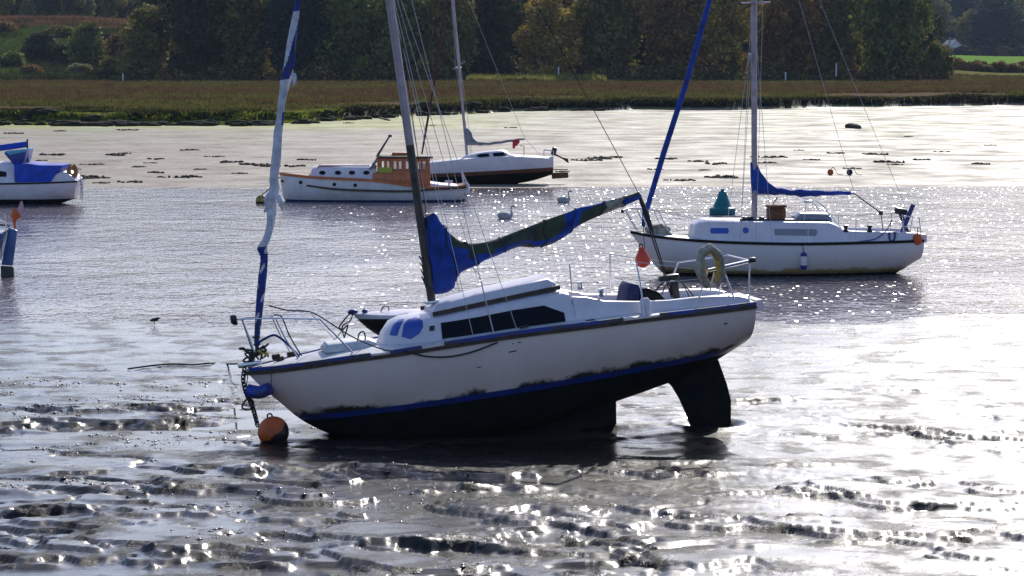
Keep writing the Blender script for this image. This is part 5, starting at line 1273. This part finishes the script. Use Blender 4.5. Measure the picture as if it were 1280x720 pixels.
for i, (k, m_, px, Y, s_, lb) in enumerate([('bush','dark',58,520,(1.3,1.1),'dark round bush low on the grassy slope at left'),('bush2','dark',88,515,(1.3,1.1),'small dark bush between two larger bushes on the left slope'),('bush','green',116,512,(1.25,1.5),'tall green bush on the grassy slope, right of the dark bushes'),('bush','brown',150,505,(1.0,1.2),'brown thorn bush near the left end of the wood'),
   ('bush2','olive',170,470,(1.4,1.4),'olive bush at the foot of the left end of the wood'),('bush2','gold',182,560,(1.6,1.6),'golden bush on the upper slope against the wood'),('bush2','green',20,500,(1.2,.9),'low green bush near the left edge above the marsh'),('bush2','dark',132,560,(1.1,.9),'small dark bush high on the slope under the slender trees'),('bush2','brown',8,600,(1.3,.8),'low brown bush at the left edge below the bracken'),('bush2','olive',75,585,(1.4,.8),'spreading olive bush in the middle of the left slope'),('bush2','pale',100,478,(.9,.6),'low pale bush at the foot of the left slope'),('bush','olive',140,480,(.8,.6),'rounded olive bush at the foot of the slope by the brown thorn'),('bush2','brown',40,470,(1.0,.6),'brown scrub bush just behind the marsh at left')]):
    place_tree(k, m_, px, Y, s_, lb, 'bush', 'bush')
for i, (k, m_, px, Y, s_) in enumerate([('oak1','blue',1196,1120,(1.6,1.35)),('oak3','olive',1214,1060,(1.1,.95)),('oak3','blue',1243,1045,(1.75,1.25)),('oak2','blue',1222,1150,(1.7,1.6)),('oak4','green',1278,1050,(1.3,1.1)),('oak1','blue',1265,1160,(1.7,1.7)),('oak2','blue',1180,1180,(1.7,1.8)),('oak3','olive',1300,1120,(1.8,1.5)),('oak1','olive',1160,1100,(1.6,1.3))]):
    place_tree(k, m_, px, Y, s_, f'distant bluish tree beyond the green field, {["tallest at its left end","olive one beside the white house","large round dark one","tall one behind the round dark one","green one at the right edge","tall one behind at the right","one half hidden by the wood","one beyond the right frame edge","one hidden behind the wood edge"][i]}')
for i, px in enumerate(range(1180, 1330, 12)): place_tree('bush2' if i % 2 else 'bush', 'blue' if i % 3 else 'brown', px, 1015, (1.2, .75), None if 0 else 'dark hedge bush in the row along the far edge of the green field', 'bush', 'hedge_bush', 'far hedge bushes')
for i, px in enumerate(range(1176, 1330, 9)): place_tree('bush2', 'brown' if i % 3 else 'olive', px, 574+(i % 2)*4, (.9, .5+.12*(i % 3)), 'low brown hedge bush in the row along the near edge of the green field', 'bush', 'hedge_bush', 'near hedge bushes')
# the mass of wood behind everything, and undergrowth at its foot
def mass(name, n, gen, leaf, mats, label, cat, seed):
    r = np.random.default_rng(seed); P = gen(r, n); V, Fc = quads(P, leaf, r); me = np_mesh(name, V, Fc, mats, r.integers(0, len(mats), n) if len(mats) > 1 else None)
    o = bpy.data.objects.new(name, me); col.objects.link(o); return tagit(o, label, cat, None, 'stuff')
def g1(r, n):
    t = r.random(n); px = -120+t*1500; Y = 530+r.random(n)*60; Y = np.where(px > 1130, 1190+r.random(n)*90, Y); Y = np.where(px < 230, 830+r.random(n)*60, Y); x = (px-CX)/F*Y
    h = np.where(px > 1130, 38, np.where(px < 230, 26, 24))*(.75+.35*fbm(x, Y, 9, 3, 60)); return np.stack([x, Y, H(x, Y)+h*r.random(n)**.8], 1)
mass('far_wood', 90000, g1, .75, [LM['dark'], LM['blue']], 'dark mass of woodland filling the background behind the nearer trees', 'woodland', 61)
def g2(r, n):
    px = 165+r.random(n)*1015; Y = 441+r.random(n)*10; x = (px-CX)/F*Y
    hh = (.5+2.4*np.clip(fbm(x, Y, 4, 3, 62)*2-.55, 0, 2))*np.where((px > 580) & (px < 745), .25, 1); return np.stack([x, Y, H(x, Y)+hh*r.random(n)], 1)
mass('undergrowth', 26000, g2, .28, [LM['dark'], LM['olive'], LM['dark'], LM['brown']], 'dark scrubby undergrowth along the foot of the wood', 'undergrowth', 63)
# white house far right
hx, hy = (1188-CX)/F*1035, 1035.0; hz = float(H(np.array([hx]), np.array([hy]))[0])
T = Thing('house', 'small white gabled house beyond the green field at the edge of the wood', 'house', Matrix.Translation((hx, hy, hz-.6)) @ Matrix.Rotation(R(18), 4, 'Z') @ Matrix.Scale(.85, 4), (0, 0, 0))
mb = MB(); b_ = [(-3.2, 0), (3.2, 0), (3.2, 4.4), (0, 7.0), (-3.2, 4.4)]; prism(mb, b_, -4, 4); wl_ = T.part('wall', mb, M['white'])
mb = MB()
for s in (-1, 1): mb.add([Vector(p) for p in ((0, -4.4, 7.25), (0, 4.4, 7.25), (s*3.7, 4.4, 4.2), (s*3.7, -4.4, 4.2), (0, -4.4, 7.05), (0, 4.4, 7.05), (s*3.6, 4.4, 4.05), (s*3.6, -4.4, 4.05))], [(0,1,2,3),(7,6,5,4),(0,3,7,4),(1,2,6,5),(2,3,7,6)])
rf = T.part('roof', mb, M['grey'])
mb = MB(); box(mb, (0, 2, 7.6), (.8, .8, 1.6)); T.part('chimney', mb, M['grey'], rf)
for x_ in (-1.5, 1.5):
    for z_ in (1.4, 3.4): mb = MB(); box(mb, (x_, -4.02, z_), (.9, .08, 1.0)); T.part('window', mb, M['window'], wl_)
# marker posts on the marsh
for px, py, h_, lb in ((155,106,1.0,'short white marker post on the marsh left of the wood'),(698,88,1.1,'white marker post in front of the golden tree'),(981,102,1.1,'white marker post at the foot of the brown trees'),(1044,82,1.7,'tall pale marker post by the right end of the wood')):
    Y = 432 if py > 95 else 439; x = (px-CX)/F*Y; z = float(H(np.array([x]), np.array([Y]))[0]); mb = MB(); lathe(mb, [(.10, -.3), (.11, 0), (.10, h_), (.05, h_+.08)], (0, 0, 0), 10)
    solo('marker_post', mb, M['white'], lb, 'post', Matrix.Translation((x, Y, z+.2 if py > 95 else z+1.0)))
# marsh grass
def tufts(name, n, region, hrange, m, label, seed, blades=3):
    r = np.random.default_rng(seed); x, y = region(r, n); z = H(x, y); n = len(x); h = (hrange[0]+(hrange[1]-hrange[0])*r.random(n))*(.1+1.25*fbm(x, y, 3.5, 4, 95, .6)); V = []; 
    for k in range(blades):
        a = r.random(n)*6.283; w_ = .05+.10*r.random(n); lx = r.normal(size=n)*.15; ly = r.normal(size=n)*.12; ox = r.normal(size=n)*.15; oy = r.normal(size=n)*.15
        V.append(np.stack([np.stack([x+ox-np.cos(a)*w_, y+oy-np.sin(a)*w_, z-.05], 1), np.stack([x+ox+np.cos(a)*w_, y+oy+np.sin(a)*w_, z-.05], 1), np.stack([x+ox+lx, y+oy+ly, z+h*(.6+.4*r.random(n))], 1)], 1))
    V = np.concatenate(V).reshape(-1, 3); me = np_mesh(name, V, np.arange(len(V)).reshape(-1, 3), [m]); o = bpy.data.objects.new(name, me); col.objects.link(o); return tagit(o, label, 'grass', None, 'stuff')
def reg(seedn, lo, hi, d0, d1, yb_=None):
    def f(r, n):
        u = r.random(n)*1500-110; Y0 = 225; 
        t = r.random(n)**1.3; x = (u-CX)/F*260; e = marsh_edge(x); y = e+d0+(d1-d0)*t; x = (u-CX)/F*y; e2 = marsh_edge(x); k = (y > e2+.4)
        nn = fbm(x, y, 16, 4, seedn); k &= (nn > lo) & (nn < hi); return x[k], y[k]
    return f
GR = lambda nm, a, b_: leafmat(nm, tuple(v*1.05 for v in a), tuple(v*.9 for v in b_), .40, .5)
g_ol = GR('olive_grass', (.16, .14, .035), (.06, .065, .018)); g_ru = GR('russet_grass', (.15, .085, .038), (.07, .05, .02)); g_dk = GR('dark_sedge', (.045, .045, .016), (.02, .024, .01)); g_ye = GR('yellow_grass', (.36, .34, .08), (.14, .14, .035)); g_gr = GR('green_grass', (.09, .13, .025), (.05, .08, .018))
tufts('olive_marsh_grass', 66000, reg(70, .47, 1, 0, 236), (.25, .55), g_ol, 'olive green marsh grass covering the saltmarsh behind the creek', 71)
tufts('russet_marsh_grass', 62000, reg(70, 0, .57, 22, 236), (.3, .6), g_ru, 'reddish brown grass on the back of the saltmarsh', 72)
tufts('yellow_green_edge', 9000, lambda r, n: (lambda x: (x, marsh_edge(x)-1.5+2.6*r.random(n)))((r.random(n)*480-60-CX)/F*216), (.12, .3), GR('yellow_green_weed', (.28, .32, .04), (.16, .20, .03)), 'bright yellow-green weed along the foot of the marsh at left', 81)
tufts('marsh_edge_sedge', 16000, reg(73, 0, 1, 0, 5), (.2, .45), g_dk, 'dark sedge overhanging the muddy marsh edge', 74)
def ypatch(r, n):
    px = 585+r.random(n)*170; y = 428+r.random(n)*13; return (px-CX)/F*y, y
tufts('yellow_grass_patch', 7000, ypatch, (.5, 1.5), g_ye, 'yellow-green grass patch in front of the golden tree', 75)  # yellower grass than the marsh around it
def slope(lo, hi, y0, y1, sd):
    def f(r, n):
        px = -60+r.random(n)*270; y = y0+(y1-y0)*r.random(n); x = (px-CX)/F*y; q = fbm(x, y, 18, 4, sd); k = (q > lo) & (q < hi); return x[k], y[k]
    return f
tufts('slope_grass', 30000, slope(.42, 1, 440, 640, 76), (.5, 1.2), g_gr, 'rough green grass on the slope at upper left', 77)
tufts('dark_slope_scrub', 26000, slope(0, .50, 440, 660, 76), (.6, 1.9), g_dk, 'dark scrub patches on the slope at upper left', 78)
tufts('bracken', 26000, slope(0, 1, 620, 725, 79), (.5, 1.4), GR('bracken', (.24, .11, .055), (.10, .06, .03)), 'red-brown bracken along the top of the slope at upper left', 80)
# weeded rocks along the foot of the marsh edge at left
def rock_mesh(seed):
    rr = random.Random(seed); b = bmesh.new(); bmesh.ops.create_icosphere(b, subdivisions=3, radius=1); ph = [rr.uniform(0, 6) for _ in range(6)]
    for v in b.verts:
        c = v.co; k = 1+.16*math.sin(3*c.x+ph[0])*math.cos(2.5*c.y+ph[1])+.12*math.sin(5*c.z+4*c.x+ph[2])+.07*math.sin(9*c.y+7*c.x+ph[3]); v.co = Vector((c.x*k, c.y*k*.8, c.z*k*.5))
    me = bpy.data.meshes.new('rock'); b.to_mesh(me); b.free(); me.shade_smooth(); return me
RK = [rock_mesh(k) for k in range(5)]
for me in RK: me.materials.append(M['rock'])
rr = random.Random(12)
for i in range(120):
    px = rr.uniform(-30, 455) if i % 6 else rr.uniform(455, 760); Y0 = 150
    x = (px-CX)/F*225; Y = float(marsh_edge(np.array([x]))[0])-rr.uniform(-.5, 5.5)*(1 if px < 400 else .35); x = (px-CX)/F*Y
    z = float(H(np.array([x]), np.array([Y]))[0]); s = rr.uniform(.25, .62)
    o = bpy.data.objects.new('weeded_rock', RK[i % 5]); col.objects.link(o); o.location = (x, Y, z+s*.1); o.scale = (s*rr.uniform(1, 2.0), s, s*rr.uniform(.8, 1.2)); o.rotation_euler = (0, 0, rr.uniform(-.5, .5))
    tagit(o, 'dark weed-covered rock in the line along the foot of the marsh bank' if px < 455 else 'dark mud-coated rock under the marsh bank behind the masts', 'rock', 'weeded rocks along the marsh edge')
# clumps of weed on the far flats
WD = []
for sd_ in range(6):
    r2 = random.Random(sd_+40); mb = MB()
    for k in range(20):
        u = r2.gauss(0, .42); ball(mb, (u, r2.gauss(0, .35)+.3*math.sin(3*u+sd_), 0), (r2.uniform(.06, .26), r2.uniform(.08, .34), r2.uniform(.03, .11)), 0, 9, 6)
    WD.append(make_mesh('weed_clump', mb, M['weed']))
SP = [(159,163,1),(236,188,.9),(67,194,1.1),(145,194,1.1),(157,192,.7),(195,199,.7),(117,206,.7),(173,209,.6),(190,204,.5),(314,206,1.1),(336,208,1.2),(289,203,1),(229,222,1.1),(110,223,1.4),(166,228,.8),(195,216,.8),(301,217,.6),(368,208,.9),(16,167,.9),(74,164,.7),(130,156,.6),(381,200,.8),(104,221,.7),(52,201,.5),(92,212,.5),
 (747,198,1),(767,197,.9),(757,199,.6),(874,202,.9),(895,205,.9),(964,197,1.1),(958,204,.8),(1047,192,.8),(1108,203,1.2),(1120,206,.7),(1151,200,.8),(852,226,.8),(899,222,1.2),(1068,211,.6),(1092,193,.9),(1016,200,.7),(834,199,.9),(735,201,1.0),(1135,171,.5),(640,160,.7),(540,157,.5),(128,229,.6),(250,212,.5),(270,196,.6),(880,213,.5),(1180,190,.6),(1225,205,.8),(1000,188,.5),(820,212,.6),(700,215,.6),(435,154,.7),(1240,182,.5)]
for i, (px, py, s) in enumerate(SP):
    g = gp(px, py); o = bpy.data.objects.new('weed_clump', WD[i % 6]); col.objects.link(o); o.location = g+Vector((0, 0, .01)); o.scale = (s*.72, s*.8, s*.9); o.rotation_euler = (0, 0, rr.uniform(-.4, .4))
    tagit(o, 'dark clump of seaweed on the beige flats left of the motor cruiser' if px < 350 else 'dark clump of seaweed on the bright flats right of the motor cruiser', 'seaweed', 'seaweed clumps on the far flats')
for (a, c, r_, lb) in (((448,145),(487,151),.11,'long piece of driftwood lying on the flats below the marsh edge'),((1058,160),(1075,161),.2,'dark waterlogged timber baulk on the bright flats at upper right'),((524,138),(556,140),.14,'dark log at the foot of the marsh bank behind the masts')):
    p = gp(*a); q = gp(*c); mb = MB(); tube(mb, smooth_path([p+Vector((0, 0, r_*.5)), p.lerp(q, .4)+Vector((0, .2, r_*.9)), q+Vector((0, 0, r_*.4))], 5), [r_*.5]+[r_]*9+[r_*.6], 8); solo('driftwood', mb, M['wood'], lb, 'driftwood')

# crumbs of silt along the broken edges of the near mud
r = np.random.default_rng(90); n_ = 60000
y = 29+19*r.random(n_)**.9; x = (r.random(n_)*2-1)*y*.2
k = ((fbm(x*.6, y, 1.4, 3, 9) > .57) | (fbm(x*.5, y, .9, 3, 91) > .66)) & (fbm(x, y, .3, 3, 92) > .5) & (r.random(n_) > .12+.13*(x+6))
x, y = x[k][:14000], y[k][:14000]; z = H(x, y); k = z > .01; x, y, z = x[k], y[k], z[k]; n_ = len(x)
s_ = .005+.022*r.random(n_)**4; O = np.array([(1,0,0),(0,1,0),(-1,0,0),(0,-1,0),(0,0,1),(0,0,-1)], float)
V = (O[None]*(.6+.8*r.random((n_, 6, 1)))*s_[:, None, None]*np.array([1.7, 1.3, .7])[None, None])+np.stack([x, y, z], 1)[:, None]
FO = np.array([(0,1,4),(1,2,4),(2,3,4),(3,0,4),(1,0,5),(2,1,5),(3,2,5),(0,3,5)]); Fc = (FO[None]+6*np.arange(n_)[:, None, None]).reshape(-1, 3)
me = np_mesh('mud_crumbs', V.reshape(-1, 3), Fc, [mat('crumbled_silt', (.13, .11, .10), .35, var=.5)]); o = bpy.data.objects.new('mud_crumbs', me); col.objects.link(o); tagit(o, 'small crumbs of dark silt scattered along the broken mud ridges in the foreground', 'mud', None, 'stuff')

mb = MB(); box(mb, (0, 1050, 100), (4200, 2600, 206)); hz_ = make_mesh('haze', mb, mat('haze_air', (1, 1, 1)), smooth=False)
hm = hz_.materials[0]; hn = hm.node_tree; hn.nodes.remove(hn.nodes['Principled BSDF']); pv = hn.nodes.new('ShaderNodeVolumePrincipled'); pv.inputs['Density'].default_value = .000055; pv.inputs['Color'].default_value = (.55, .72, 1, 1); pv.inputs['Anisotropy'].default_value = .2
hn.links.new(pv.outputs[0], hn.nodes['Material Output'].inputs['Volume'])
ho = bpy.data.objects.new('haze', hz_); col.objects.link(ho); tagit(ho, 'pale blue air between the creek and the distant trees', 'haze', None, 'stuff')
